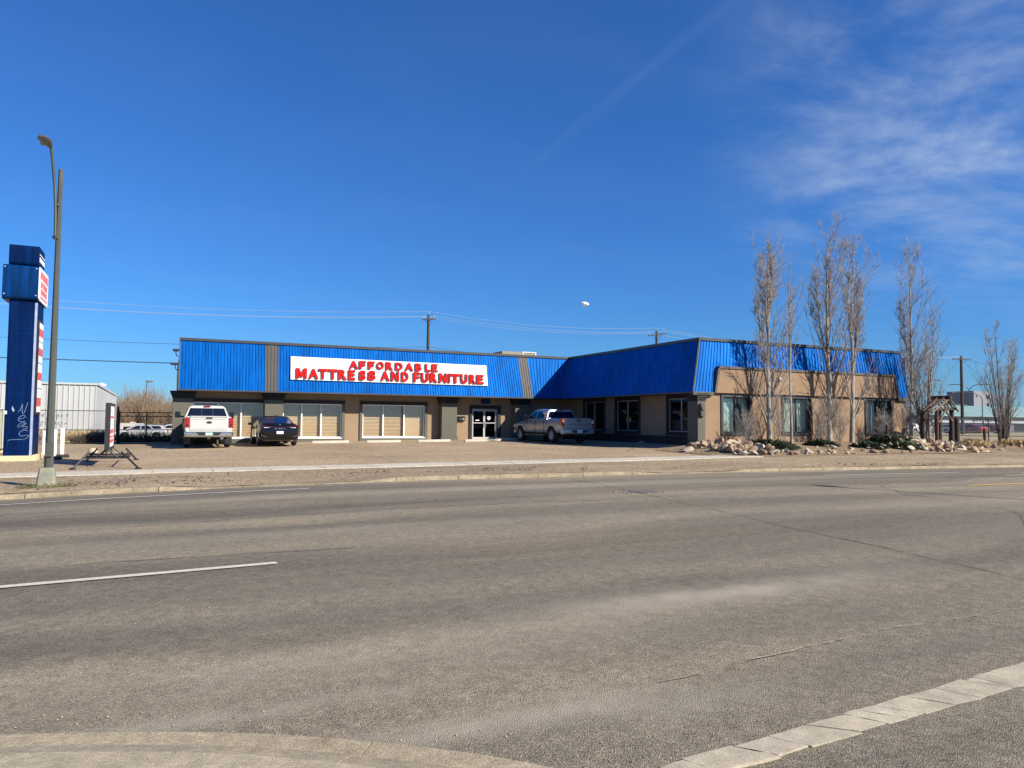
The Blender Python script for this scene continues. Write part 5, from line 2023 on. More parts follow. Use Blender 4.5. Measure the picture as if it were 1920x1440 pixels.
chain_fence('silver chain link fence in front of the white metal building', (-14, 46.5), (-2.75, 46.5), 1.68, 'galvanised', 'fence_wire', 4, g, .13, (.36, 1.0))
chain_fence('dark chain link gate between the fence and the store end wall', (-2.2, 46.5), (.5, 46.5), 1.62, 'black_steel', 'dark_steel', 2, g, .13, (.0, .38, .86, 1.0), name='chain_link_gate')
for u, h in ((-2.48, 1.85), (-2.28, 1.9)):
    tag(MB().lathe([(.06, -.1), (.06, h), (.03, h + .05), (0, h + .05)], 10, 'z', (u, 46.35, g(u, 46.4))).build('gate_post', 'black_steel'), 'thick black gate post, left of the two at the gate' if u < -2.4 else 'thick black gate post, right of the two at the gate', 'post', 'black gate posts')

# ------------------------------------------------------------------ white metal building behind the fence
WB = thing('metal_building', 'white ribbed metal building behind the fence on the left', 'building', (-14, 68, .2))
m = MB()
n_ = 70
row = []
u0, u1, v0, v1, zt_ = -26.0, -4.15, 57.5, 81.0, 3.86
for i in range(n_):
    for f, d in ((0, 0), (.72, 0), (.78, -.04), (.94, -.04)):
        row.append((u0 + (u1 - u0) * (i + f) / n_, v0 + d))
row.append((u1, v0))
k = len(row)
m.v = [(a, b, -.8) for a, b in row] + [(a, b, zt_) for a, b in row]
m.f = [(i, i + 1, k + i + 1, k + i) for i in range(k - 1)]
m.m = [0] * (k - 1)
m.build('ribbed_wall', 'metal_siding', WB, fix=False)
m = MB()
m.quad((u1, v0, -.8), (u1, v1, -1.2), (u1, v1, zt_ - .1), (u1, v0, zt_))
m.build('end_wall', 'metal_siding', WB)
MB().prism([(u0, v0 - .1, zt_), (u1 + .08, v0 - .1, zt_), (u1 + .08, v1, zt_ - .1), (u0, v1, zt_ - .1)], (0, 0, 0), (0, 0, .12)).build('roof', 'metal_siding_dark', WB)
MB().lathe([(.28, 0), (.28, .3), (.36, .32), (.36, .5), (.1, .62), (0, .62)], 12, 'z', (-4.6, 68, zt_)).build('roof_vent', 'metal_siding_dark', WB)
m = MB()
gr_ = random.Random(5)
for i in range(9):
    x = -8.1 + i * .27
    for zb_ in (1.0, 1.5):
        p = [Vector((x + gr_.uniform(0, .25), v0 - .052, zb_ + gr_.uniform(0, .45))) for _ in range(5)]
        m.tube(smooth_pts(p, 1), .022, 4)
m.build('graffiti', 'graffiti', WB)

# ------------------------------------------------------------------ utility poles and wires


def utility_pole(label, u, v, ztop, zb_, arm=1.1, tilt=.05, r=.15, braces=True, ins=3):
    o = thing('utility_pole', label, 'utility pole', (u, v, zb_), 0, 'timber utility poles behind the store')
    MB().tube([(u, v, zb_), (u, v, (zb_ + ztop) / 2), (u, v, ztop)], [r * 1.1, r, r * .8], 9).build('pole', 'pole_wood', o, smooth=50)
    za = ztop - .45
    MB().box(u - arm, u + arm, v - .2, v - .08, za - .06 , za + .06, Matrix.Translation((u, v, za)) @ Matrix.Rotation(-tilt, 4, 'Y') @ Matrix.Translation((-u, -v, -za))).build('crossarm', 'pole_wood', o)
    pts = []
    for i in range(ins):
        x = u - arm + .12 + (2 * arm - .24) * i / (ins - 1)
        dz = (x - u) * tilt
        if i == 1 and ins == 3:
            x, dz = u, .45
        MB().lathe([(.02, 0), (.02, .10), (.045, .11), (.05, .17), (.03, .21), (0, .21)], 8, 'z', (x, v - .14, za + .06 + dz)).build('insulator', 'metal_siding', o)
        pts.append(Vector((x, v - .14, za + .27 + dz)))
    if braces:
        for s in (-1, 1):
            MB().tube([(u + s * arm * .55, v - .14, za - .05 + s * arm * .55 * tilt), (u, v - .13, za - .6)], .02, 4).build('brace', 'dark_steel', o)
    return pts


def wire(p, q, sag, r, material, label, n_=24, group='overhead wires'):
    p, q = Vector(p), Vector(q)
    m_ = MB()
    pts = []
    for i in range(n_ + 1):
        t = i / n_
        a = p.lerp(q, t)
        a.z -= sag * 4 * t * (1 - t)
        pts.append(a)
    m_.tube(pts, r, 4)
    return tag(m_.build('power_line', material, fix=False), label, 'wire', group)


pA = utility_pole('timber utility pole rising behind the left wing of the store', 21.75, 65, 11.4, .5, .62, .12)
pB = utility_pole('timber utility pole rising behind the right wing of the store', 47.12, 65, 11.45, .5, 1.15, .15)
pC = utility_pole('timber utility pole standing right of the log arch', 96.6, 65, 11.0, .5, 2.0, .06, .2, True, 2)
pL = [Vector((-32, 64.9, z)) for z in (10.9, 11.5, 10.9)]
names = ('front', 'top', 'rear')
for i in range(3):
    wire(pL[i] + Vector((i * .4, 0, 0)), pA[i], 1.15, .011, 'wire_alu', 'pale %s power line running left from the pole behind the left wing' % ('lowest', 'highest', 'middle')[i])
    wire(pA[i], pB[i], .62, .011, 'wire_alu', 'pale %s power line between the two poles behind the store' % ('lowest', 'highest', 'middle')[i])
    wire(pB[i], Vector((96.0 + i * .3, 64.9, 10.9 - .0)) if i != 2 else pC[1], 1.1, .011, 'wire_alu', 'pale %s power line running right from the pole behind the right wing' % ('lowest', 'highest', 'middle')[i])
wire((-32, 64.9, 8.0), (21.75, 64.85, 8.4), .7, .014, 'wire_black', 'thin dark cable strung low left of the pole behind the store')
wire((21.75, 64.85, 8.4), (47.1, 64.85, 8.2), .55, .014, 'wire_black', 'thin dark cable strung low between the two poles')
wire((-32, 46, 4.95), (UL, 44, 4.62), .12, .022, 'wire_black', 'thick black service cable running to the store end wall')
wire(pC[0], (180, 64, 8), 1.4, .02, 'wire_black', 'dark line running right from the pole beyond the log arch')
wire((96.6, 64.9, 10.5), (118, 70, 3.9), .3, .02, 'wire_black', 'steep guy line dropping right from the pole beyond the arch')
wire((40, 64, 5.5), (96.6, 64.9, 6.2), .3, .02, 'wire_black', 'level cable meeting the pole beyond the log arch')
# far lamps
def bent_lamp(label, u, v, h, reach, r=.09, double=False):
    zb_ = g(u, min(v, 60))
    o = thing('street_lamp', label, 'street lamp', (u, v, zb_), 0, 'far davit street lamps')
    MB().tube([(u, v, zb_), (u, v, zb_ + h * .8)], r, 6).build('pole', 'galvanised', o)
    for s in ((1, -1) if double else (1,)):
        d = Vector((.84, -.54, 0)) * reach * s
        MB().tube(smooth_pts([(u, v, zb_ + h * .79), (u, v, zb_ + h * .9), (u + d.x * .3, v + d.y * .3, zb_ + h), (u + d.x, v + d.y, zb_ + h)], 2), r * .75, 6).build('arm', 'galvanised', o)
        MB().cbox(u + d.x - .3, u + d.x + .3, v + d.y - .15, v + d.y + .15, zb_ + h - .09, zb_ + h + .05, .03).build('luminaire', 'lamp_head', o)


bent_lamp('far curved street lamp seen above the log arch', 151.0, 110, 11.0, 3.2, .12)
bent_lamp('far double-armed street lamp behind the spruce', 166, 110, 10.5, 4.2, .12, True)
bent_lamp('curved street lamp left of the tall shrub, arching over the off-road store', 122.5, 79, 6.6, -4.5, .09)
bent_lamp('slim lamp post in the brown thicket behind the silver wagon', -1.47, 74, 4.9, .25, .05)

# ------------------------------------------------------------------ far right: store, tower, billboard, spruce
ST = thing('far_store', 'low grey store with pale teal metal roof across the lot', 'building', (130, 85, .4))
MB().box(112, 175, 80.3, 95, .2, 3.3).build('wall', 'store_wall', ST)
MB().box(111.6, 175, 80, 80.28, 2.15, 3.28).build('sign_band', 'store_band', ST)
MB().add([(111, 79.2, 3.32), (175, 79.2, 3.32), (175, 88, 5.3), (119, 88, 5.3), (111, 96, 3.32), (175, 96, 3.32), (111, 79.2, 3.2), (175, 79.2, 3.2)], [(0, 1, 2, 3), (0, 3, 4), (3, 2, 5, 4), (0, 1, 7, 6)]).build('roof', 'teal_roof', ST)
m = MB()
text_line(m, 'OFF-ROAD', (121.4, 79.99, 2.42), (1, 0, 0), (0, 0, 1), (0, -1, 0), 7.4, .60, .06, bold=.05)
m.build('lettering', 'letter_black', ST)
m = MB()
m.lathe([(0, 0), (.38, 0), (.38, .06)], 18, 'y', (117.2, 79.93, 2.75))
m.build('round_logo', 'letter_black', ST)
for i in range(7):
    x = 118 + i * 7.5
    w_ = MB().box(x, x + 4.2, 80.25, 80.298, .7, 2.0).build('window', 'car_glass', ST)
TW = thing('tower_block', 'plain grey tower block far behind the off-road store', 'building', (263, 172, .4))
MB().box(259, 268.5, 170, 180, .2, 14.1).build('wall', 'tower_grey', TW)
MB().box(268.51, 273, 172, 180, .2, 13.2).build('stair_block', 'store_wall', TW)
m = MB()
for i in range(4):
    MB().box(266.2, 267.4, 169.9, 169.99, 3 + i * 2.8, 4.3 + i * 2.8).build('window', 'car_glass', TW)
MB().box(260.2, 260.9, 169.9, 169.99, 12.0, 12.6).build('window', 'car_glass', TW)
BB = thing('billboard', 'dark green sign board on posts behind the spruce', 'sign', (133, 92, .5))
MB().cbox(128.6, 138.2, 92, 92.3, 3.75, 5.75, .02).build('board', 'sign_green', BB)
for x in (130, 136.5):
    MB().tube([(x, 92.5, .3), (x, 92.5, 5.6)], .12, 6).build('post', 'dark_steel', BB)
for k, (x0, w, h, v, lab) in enumerate(((100, 9, 3.4, 100, 'white low shed seen under the log arch beam'), (118, 14, 4.2, 118, 'pale low block left of the far billboard'))):
    o = thing('shed', lab, 'building', (x0 + w / 2, v, .4))
    MB().box(x0, x0 + w, v, v + 6, .2, h).build('wall', 'metal_siding', o)
    MB().box(x0 - .2, x0 + w + .2, v - .2, v + 6.2, h + .002, h + .2).build('roof', 'metal_siding_dark', o)
    MB().box(x0 + 1, x0 + 2.6, v - .03, v - .003, .6, 2.4).build('door', 'store_wall', o)


def spruce(label, u, v, h, rad, seed):
    rs = random.Random(seed)
    zb_ = .4
    o = thing('spruce_tree', label, 'tree', (u, v, zb_))
    MB().tube([(u, v, zb_), (u, v, zb_ + h * .97)], [.2, .03], 7).build('trunk', 'bark_dark', o)
    m_ = MB()
    for i in range(26):
        t = i / 25
        z = zb_ + h * (.12 + .86 * t)
        rr = rad * (1 - t) ** .85 + .12
        n2 = 11
        off = rs.random() * 6
        for k in range(n2):
            a = off + 2 * math.pi * k / n2 + rs.uniform(-.15, .15)
            L2 = rr * rs.uniform(.7, 1.12)
            dirv = Vector((math.cos(a), math.sin(a), 0))
            side_ = Vector((-math.sin(a), math.cos(a), 0))
            nseg = 3
            for s in range(nseg):
                t0, t1 = s / nseg, (s + 1) / nseg
                base_ = Vector((u, v, z))
                p0 = base_ + dirv * L2 * t0 + Vector((0, 0, -L2 * .28 * t0 + .1 * t0 * t0 * L2))
                p1 = base_ + dirv * L2 * t1 + Vector((0, 0, -L2 * .28 * t1 + .1 * t1 * t1 * L2))
                wd = .22 * L2 * (1 - t0 * .7)
                for q in range(2):
                    dz = rs.uniform(-.08, .06)
                    m_.add([p0 + side_ * wd * (q - .9), p0 + side_ * wd * (q + .05), p1 + side_ * wd * .4 * (q - .5) + Vector((0, 0, dz)) + dirv * .15], [(0, 1, 2)])
    m_.build('crown', 'spruce', o, fix=False)


spruce('dark spruce behind the utility pole on the right', 141.3, 95, 8.9, 2.6, 3)
spruce('dark spruce rising over the far store at the right edge', 148, 92, 6.8, 2.0, 4)

# ------------------------------------------------------------------ bare trees


def poplar(label, u, v, zb_, h, r0, limbs, seed, leaders=(), spread=.52, start=.08, top=(0, 0), bushy=1.0, twig_r=.0055, trunk_mat='bark_pale', name='poplar_tree', group='bare poplars along the right wing', multi=0, crown_w=1.0, keep=None):
    rs = random.Random(seed)
    T = thing(name, label, 'tree', (u, v, zb_), 0, group)
    tr_, br, tw = MB(), MB(), MB()

    def path(p, d, L_, up, wob, n_):
        pts = [p.copy()]
        d = d.normalized()
        for i in range(n_):
            d = (d + Vector((0, 0, up)) + Vector((rs.uniform(-1, 1), rs.uniform(-1, 1), rs.uniform(-.4, .4))) * wob).normalized()
            p = p + d * (L_ / n_)
            pts.append(p.copy())
        return pts

    def at_path(pts, t):
        f = t * (len(pts) - 1)
        i = min(int(f), len(pts) - 2)
        return pts[i].lerp(pts[i + 1], f - i), (pts[i + 1] - pts[i]).normalized()

    def lateral(d):
        a = rs.uniform(0, 2 * math.pi)
        w = Vector((math.cos(a), math.sin(a), 0))
        return (w - d * w.dot(d)).normalized()

    def blocked(p):
        return keep is not None and p.y > keep

    def twigs(pts, r_, n_, L_):
        for _ in range(n_):
            t = rs.uniform(.12, 1)
            p, d = at_path(pts, t)
            dd = d + lateral(d) * rs.uniform(.35, .8)
            q = path(p, dd, L_ * rs.uniform(.5, 1.25), .12, .12, 2)
            if blocked(q[-1]):
                continue
            tw.tube(q, [r_, r_ * .8, r_ * .35], 3, caps=False)

    def limb(p, d, L_, r_, n_sub, lvl=0):
        pts = path(p, d, L_, .085, .06, 6)
        if blocked(pts[-1]) or blocked(pts[3]):
            return
        br.tube(pts, [r_ * (1 - .82 * i / 6) for i in range(7)], 5, caps=False)
        for k in range(n_sub):
            t = rs.uniform(.10, .97)
            q, dq = at_path(pts, t)
            L2 = L_ * rs.uniform(.22, .48) * (1.12 - .55 * t)
            sp_ = path(q, dq + lateral(dq) * rs.uniform(.4, .8), L2, .15, .09, 3)
            if blocked(sp_[-1]):
                continue
            rr = max(twig_r * 1.3, r_ * .34)
            br.tube(sp_, [rr, rr * .8, rr * .55, rr * .3], 4, caps=False)
            twigs(sp_, twig_r, int(7 * bushy), .27)
        twigs(pts, twig_r, int(9 * bushy), .36)

    stems = [(Vector((u, v, zb_ - .1)), Vector((top[0], top[1], h)), h, r0)]
    for k in range(multi):
        a = rs.uniform(0, 6.28)
        s = rs.uniform(.15, .45)
        stems.append((Vector((u + math.cos(a) * .22, v + math.sin(a) * .15, zb_ - .1)), Vector((math.cos(a) * s * h * .55, math.sin(a) * s * h * .3, h)), h * rs.uniform(.55, .95), r0 * rs.uniform(.5, .9)))
    for base_, lean, hh, rr0 in stems:
        n_ = 12
        pts = []
        ph = rs.uniform(0, 6)
        for i in range(n_ + 1):
            t = i / n_
            pts.append(base_ + lean * (hh / h) * t - Vector((lean.x, lean.y, 0)) * (hh / h) * t * (1 - t) * .5 + Vector((math.sin(t * 7 + ph) * .05, math.cos(t * 6 + ph) * .04, 0)) * min(1, t * 4))
        tr_.tube(pts, [max(.008, rr0 * (1 - .93 * (i / n_) ** .85)) for i in range(n_ + 1)], 9, caps=False)
        n_l = limbs if not multi else max(6, int(limbs / (multi + 1)))
        for k in range(n_l):
            t = start + (.97 - start) * ((k + rs.random()) / n_l)
            p, d = at_path(pts, t)
            env = (1 - t) ** .62 * (.55 + .9 * min(1, t * 3))
            L_ = h * .36 * env * rs.uniform(.6, 1.2) * crown_w + .35
            limb(p, d * 1.0 + lateral(d) * spread * rs.uniform(.7, 1.3), L_, max(.012, rr0 * .34 * (1 - t)), int((4 + 5 * env) * bushy))
        twigs(pts, twig_r, int(30 * bushy), .5)
    for (t, L_, out, az) in leaders:
        p, d = at_path(pts, t) if not multi else (stems[0][0] + Vector((0, 0, h * t)), Vector((0, 0, 1)))
        dv = Vector((math.cos(az), math.sin(az) * .5, 0)) * out + Vector((0, 0, 1))
        q = path(p, dv, L_, .22, .03, 8)
        br.tube(q, [r0 * .45 * (1 - .9 * i / 8) for i in range(9)], 6, caps=False)
        for k in range(int(limbs * .6)):
            tt = .12 + .85 * (k + rs.random()) / (limbs * .6)
            pp, dd = at_path(q, tt)
            limb(pp, dd + lateral(dd) * spread * .8, L_ * .24 * (1 - tt * .75) + .25, max(.008, r0 * .12), int(4 * bushy))
    tr_.build('trunk', trunk_mat, T, smooth=60, fix=False)
    c_ = br.build('crown', 'twig_pale', T, smooth=60, fix=False)
    tag(tw.build('twigs', 'twig', c_, fix=False), kind='stuff')
    return T


WALLV = 27.45
GB = .62
poplar('bare poplar left of the others, forked near the top, by the first window', 26.0, 26.95, GB, 9.5, .14, 36, 11, leaders=((.55, 3.9, .16, 3.3), (.30, 4.2, .30, 3.1), (.62, 3.2, .22, .2)), keep=WALLV)
poplar('thin spindly poplar sapling between the two left poplars', 27.35, 26.9, GB, 8.9, .075, 12, 12, leaders=((.42, 4.0, .14, 0.3), (.5, 3.4, .12, 3.4)), spread=.3, bushy=.45, crown_w=.6, keep=WALLV)
poplar('tallest bare poplar, in the middle of the row', 29.95, 27.0, GB, 10.8, .15, 40, 13, leaders=((.36, 4.8, .30, 3.1), (.50, 4.2, .18, .1)), keep=WALLV)
poplar('slender bare poplar with pale trunk, right of the tallest one', 31.4, 26.9, GB, 10.3, .13, 32, 14, leaders=((.30, 6.0, .22, .1), (.38, 4.4, .36, .1), (.5, 3.4, .2, 3.1)), top=(.35, 0), keep=WALLV)
poplar('bare poplar by the right end of the wing, bent leader', 35.15, 26.4, GB, 10.4, .12, 32, 15, leaders=((.34, 4.0, .22, 3.1),), top=(.15, 0), crown_w=.8, keep=26.9)
poplar('bushy many-stemmed poplar right of the building corner', 36.0, 26.2, GB, 6.9, .08, 66, 16, spread=.45, multi=8, bushy=.8, name='poplar_tree', trunk_mat='twig_pale', start=.06, crown_w=.9, top=(.9, 0))
poplar('vase-shaped leafless shrub standing alone at the right edge', 42.7, 26.4, .55, 6.8, .07, 72, 17, spread=.3, multi=11, bushy=.75, name='tall_shrub', trunk_mat='bark_dark', start=.05, crown_w=.75, group='bare shrubs', top=(-.6, 0))
# suckers at the feet of the trees against the wall
for i, (u, v, h, sd_) in enumerate(((24.75, 27.0, 1.5, 21), (26.55, 26.9, 2.3, 22), (29.35, 26.95, 2.4, 23), (30.6, 26.9, 1.9, 24), (33.7, 26.9, 1.6, 25), (34.75, 26.6, 2.2, 26))):
    poplar(('low leafless suckers under the first window', 'leafless suckers right of the leftmost poplar', 'leafless suckers left of the tallest poplar', 'leafless suckers right of the tallest poplar', 'low leafless suckers under the third window', 'leafless suckers left of the bent poplar')[i],
           u, v, GB, h, .02, 26, sd_, spread=.5, multi=6, bushy=.4, name='suckers', trunk_mat='twig', start=.1, crown_w=1.1, group='poplar suckers', keep=27.5, twig_r=.005)

# brown thicket on the horizon at the left
rs = random.Random(31)
m = MB()
for i in range(210):
    u = rs.uniform(-17, 9)
    v = rs.uniform(98, 118)
    zb_ = g(u, 80)
    H = rs.uniform(2.8, 5.2) * (1.25 if abs(u + 2) < 2.5 else 1)
    for s in range(22):
        a, sp_ = rs.uniform(0, 6.28), rs.uniform(.05, .5)
        p = Vector((u + rs.uniform(-.7, .7), v, zb_))
        d = Vector((math.cos(a) * sp_, math.sin(a) * sp_, 1)) * H * rs.uniform(.5, 1)
        q = p + d * .55 + Vector((rs.uniform(-.2, .2), 0, 0))
        m.tube([p, q, p + d], [.04, .028, .010], 3, caps=False)
        for k in range(4):
            t = rs.uniform(.35, .95)
            b_ = p + d * t
            m.tube([b_, b_ + Vector((rs.uniform(-.6, .6), rs.uniform(-.3, .3), rs.uniform(.3, .9)))], [.022, .008], 3, caps=False)
tag(m.build('thicket', 'brush_tan', fix=False), 'brown leafless thicket along the horizon on the left', 'thicket', kind='stuff')
# dark dead hedge along the left fence
rs = random.Random(32)
for (c0, c1, lab) in ((-4.4, -2.4, 'dark dead brush at the foot of the fence, left of the gate'), (-2.2, .4, 'dark dead brush along the foot of the gate')):
    m = MB()
    for i in range(900):
        u = rs.uniform(c0, c1)
        v = 45.9 + rs.uniform(-.45, .5)
        H = rs.uniform(.15, .62) * (1 if u > -2.6 else .6 + .2 * (u + 4.6))
        p = Vector((u, v, g(u, v) - .02))
        m.tube([p, p + Vector((rs.uniform(-.3, .3), rs.uniform(-.2, .2), H))], [.014, .005], 3, caps=False)
    tag(m.build('dead_brush', 'brush_dark', fix=False), lab, 'brush', 'dead brush by the left fence')


def grass(name, label, mat_, n_, area, hh, seed, base=g, r=.006, kind='stuff', lean=.5):
    rs_ = random.Random(seed)
    m_ = MB()
    for i in range(n_):
        u, v = area(rs_)
        z = base(u, v) - .01
        H = rs_.uniform(*hh)
        a = rs_.uniform(0, 6.28)
        d = Vector((math.cos(a), math.sin(a), 0)) * H * rs_.uniform(.05, lean)
        w = Vector((-math.sin(a), math.cos(a), 0)) * r
        p = Vector((u, v, z))
        m_.add([p - w, p + w, p + d * .4 + Vector((0, 0, H * .65)) + w * .7, p + d + Vector((0, 0, H))], [(0, 1, 2), (0, 2, 3)])
    return tag(m_.build(name, mat_, fix=False), label, 'grass', kind=kind)


def blob(cs):
    def f(rs_):
        c_ = rs_.choice(cs)
        return rs_.gauss(c_[0], c_[2]), rs_.gauss(c_[1], c_[3])
    return f


grass('dry_grass', 'straw-coloured dry grass at the foot of the white metal building', 'straw', 5200, lambda r_: (r_.uniform(-9, -3), r_.uniform(47, 56.5)), (.25, .75), 41, r=.010)
grass('dry_grass', 'straw-coloured dry grass round the leafless shrub at the right edge', 'straw', 3800, blob([(41.4, 25.3, .28, .2), (41.9, 24.7, .3, .2), (43.6, 25.2, .35, .25), (44.6, 25.0, .4, .25), (45.2, 25.6, .3, .2), (39.0, 25.6, .2, .2), (37.6, 24.6, .5, .25)]), (.08, .36), 42, base=lambda u, v: bedz(u, v) if u < 46 else g(u, v), r=.008, lean=.8)
grass('weeds', 'wiry weeds growing round the concrete lamp base', 'weed', 260, blob([(-2.65, 19.4, .14, .1), (-1.98, 19.35, .12, .08), (-2.3, 19.3, .25, .05)]), (.04, .13), 43, r=.004, lean=1.1)
grass('weeds', 'sparse dry weeds scattered along the kerb and boulevard', 'straw', 700, lambda r_: (r_.uniform(-6, 34), 18.55 + abs(r_.gauss(0, .25))), (.02, .07), 44, r=.004, lean=1.2)

# junipers


def juniper(label, u, v, ru, rv, h, seed):
    rs_ = random.Random(seed)
    m_ = MB()
    for i in range(int(1500 * ru * rv)):
        a, q = rs_.uniform(0, 6.28), math.sqrt(rs_.random())
        x, y = u + math.cos(a) * ru * q, v + math.sin(a) * rv * q
        z = bedz(x, y) + h * (1 - q * q) * rs_.uniform(.2, 1) * (1 + .35 * noise.noise((x * 2.5, y * 2.5, seed)))
        d = Vector((math.cos(a) + rs_.uniform(-.9, .9), math.sin(a) + rs_.uniform(-.9, .9), rs_.uniform(.1, .8))).normalized() * rs_.uniform(.10, .22)
        w = d.cross(Vector((0, 0, 1))).normalized() * rs_.uniform(.016, .03)
        p = Vector((x, y, z))
        up_ = Vector((0, 0, .02))
        m_.add([p - w, p + w + up_, p + d * .6 + w * 1.2, p + d, p + d * .6 - w * 1.2 + up_], [(0, 1, 2, 3, 4)])
    return tag(m_.build('juniper', 'juniper', fix=False), label, 'shrub', 'creeping junipers in the rock bed')


juniper('large dark juniper mat right of the rock cluster, below the first window', 24.0, 24.8, 1.25, 1.0, .32, 51)
juniper('small juniper below the wall left of the tallest poplar', 27.9, 25.6, .75, .7, .24, 52)
juniper('low juniper in front of the slender pale poplar', 29.6, 24.4, .8, .75, .22, 53)
juniper('broad juniper mat below the third window', 32.0, 25.3, 1.5, .9, .30, 54)
juniper('juniper reaching forward left of the right rock pile', 31.3, 23.9, .8, .6, .20, 55)

# ------------------------------------------------------------------ rocks, every one a thing
rs = random.Random(61)
rock_meshes = []
for i in range(12):
    bm = bmesh.new()
    bmesh.ops.create_icosphere(bm, subdivisions=2, radius=1)
    sc_ = Vector((rs.uniform(.85, 1.35), rs.uniform(.7, 1.0), rs.uniform(.5, .8)))
    off = Vector((rs.uniform(0, 50), rs.uniform(0, 50), 0))
    cuts_ = [(Vector((rs.uniform(-1, 1), rs.uniform(-1, 1), rs.uniform(-.6, 1))).normalized(), rs.uniform(.48, .82)) for _ in range(8)]
    for q in bm.verts:
        d = q.co.normalized()
        rad = 1 + .16 * noise.noise(d * 1.6 + off) + .06 * noise.noise(d * 4 + off)
        p = d * rad
        for nrm, lim_ in cuts_:
            e = p.dot(nrm) - lim_
            if e > 0:
                p -= nrm * e * .95
        q.co = Vector((p.x * sc_.x, p.y * sc_.y, p.z * sc_.z))
    me = bpy.data.meshes.new('rock')
    bm.to_mesh(me)
    bm.free()
    me.shade_smooth()
    me.set_sharp_from_angle(angle=R(24))
    me.materials.append(MATS[('rock_tan', 'rock_pale', 'rock_rose')[i % 3]])
    rock_meshes.append(me)
ZONES = {
    'a': ('piled in the cluster at the building corner', 'rocks in the cluster at the building corner'),
    'b': ('lying along the front of the planted bed', 'rocks along the front of the planted bed'),
    'c': ('heaped below the log arch', 'rocks heaped below the log arch')}
COL = ('tan', 'cream', 'reddish brown')
placed = []


def put_rock(u, v, s, zone, lift=0.0):
    k = rs.randrange(12)
    if zone != 'a' and rs.random() < .2:
        k = 3 * rs.randrange(4) + 1
    o = bpy.data.objects.new('rock', rock_meshes[k])
    C.objects.link(o)
    o.location = (u, v, bedz(u, v) + s * rs.uniform(.05, .55) + lift)
    o.rotation_euler = (rs.uniform(-.8, .8), rs.uniform(-.8, .8), rs.uniform(0, 6.28))
    s *= .96
    o.scale = (s * rs.uniform(.85, 1.25), s * rs.uniform(.8, 1.1), s * rs.uniform(.7, 1.05))
    c_ = COL[k % 3]
    tag(o, 'rough %s rock %s' % (c_, ZONES[zone][0]), 'rock', '%s %s' % (c_, ZONES[zone][1]))


def scatter(n_, area, smin, smax, zone, gap=.75, layers=1):
    done = 0
    for _ in range(n_ * 30):
        if done >= n_:
            break
        u, v = area()
        s = rs.uniform(smin, smax)
        if any((u - a) ** 2 + (v - b) ** 2 < (gap * (s + c_)) ** 2 for a, b, c_ in placed):
            continue
        placed.append((u, v, s))
        put_rock(u, v, s, zone)
        done += 1


def quad_area(p00, p10, p11, p01):
    def f():
        a, b = rs.random(), rs.random()
        x = (1 - a) * (1 - b) * p00[0] + a * (1 - b) * p10[0] + a * b * p11[0] + (1 - a) * b * p01[0]
        y = (1 - a) * (1 - b) * p00[1] + a * (1 - b) * p10[1] + a * b * p11[1] + (1 - a) * b * p01[1]
        return x, y
    return f


scatter(84, quad_area((20.6, 22.75), (22.6, 22.7), (24.0, 26.6), (20.7, 26.2)), .13, .28, 'a', .54)
put_rock(20.25, 25.7, .32, 'a')
scatter(26, quad_area((22.8, 22.7), (26.5, 22.7), (26.5, 23.7), (22.8, 23.5)), .07, .21, 'b', .8)
scatter(40, quad_area((26.5, 22.75), (32.2, 22.75), (32, 25.3), (26.5, 25.2)), .07, .22, 'b', .9)
scatter(104, quad_area((31.6, 22.6), (35.6, 22.45), (35.8, 26.2), (32.0, 26.4)), .10, .25, 'c', .52)
scatter(16, quad_area((36.0, 23.2), (41.5, 23.2), (41.5, 25.5), (36, 25.5)), .12, .26, 'b', 1.0)
for u, v, s, lab, mm in ((33.9, 26.6, .55, 'broad white boulder lying at the foot of the log arch', 1), (42.4, 24.9, .5, 'flat pale boulder in dry grass in front of the leafless shrub', 1), (36.6, 26.2, .5, 'dark boulder right of the log arch posts', 2), (22.4, 32.2, .26, 'pale round stone on the shaded ledge beside the side wall', 1)):
    o = bpy.data.objects.new('boulder', rock_meshes[mm])
    C.objects.link(o)
    zz_ = bedz(u, v) if u > 23 else g(u, v)
    o.location = (u, v, zz_ + s * .15)
    o.scale = (s * 1.2, s * .8, s * .62)
    o.rotation_euler = (0, .1, u)
    tag(o, lab, 'rock')

# ------------------------------------------------------------------ log arch, posts and the right fence
AR = thing('log_arch', 'rustic log arch with peaked bark roof standing behind the rock heap', 'arch', (35.6, 25.6, .5))


def log(p, q, r_, name, material, parent, seed=0):
    rs_ = random.Random(seed)
    p, q = Vector(p), Vector(q)
    pts = [p.lerp(q, i / 6) + Vector((rs_.uniform(-.015, .015), rs_.uniform(-.015, .015), 0)) for i in range(7)]
    return MB().tube(pts, [r_ * rs_.uniform(.92, 1.08) for _ in range(7)], 9).build(name, material, parent, smooth=50)


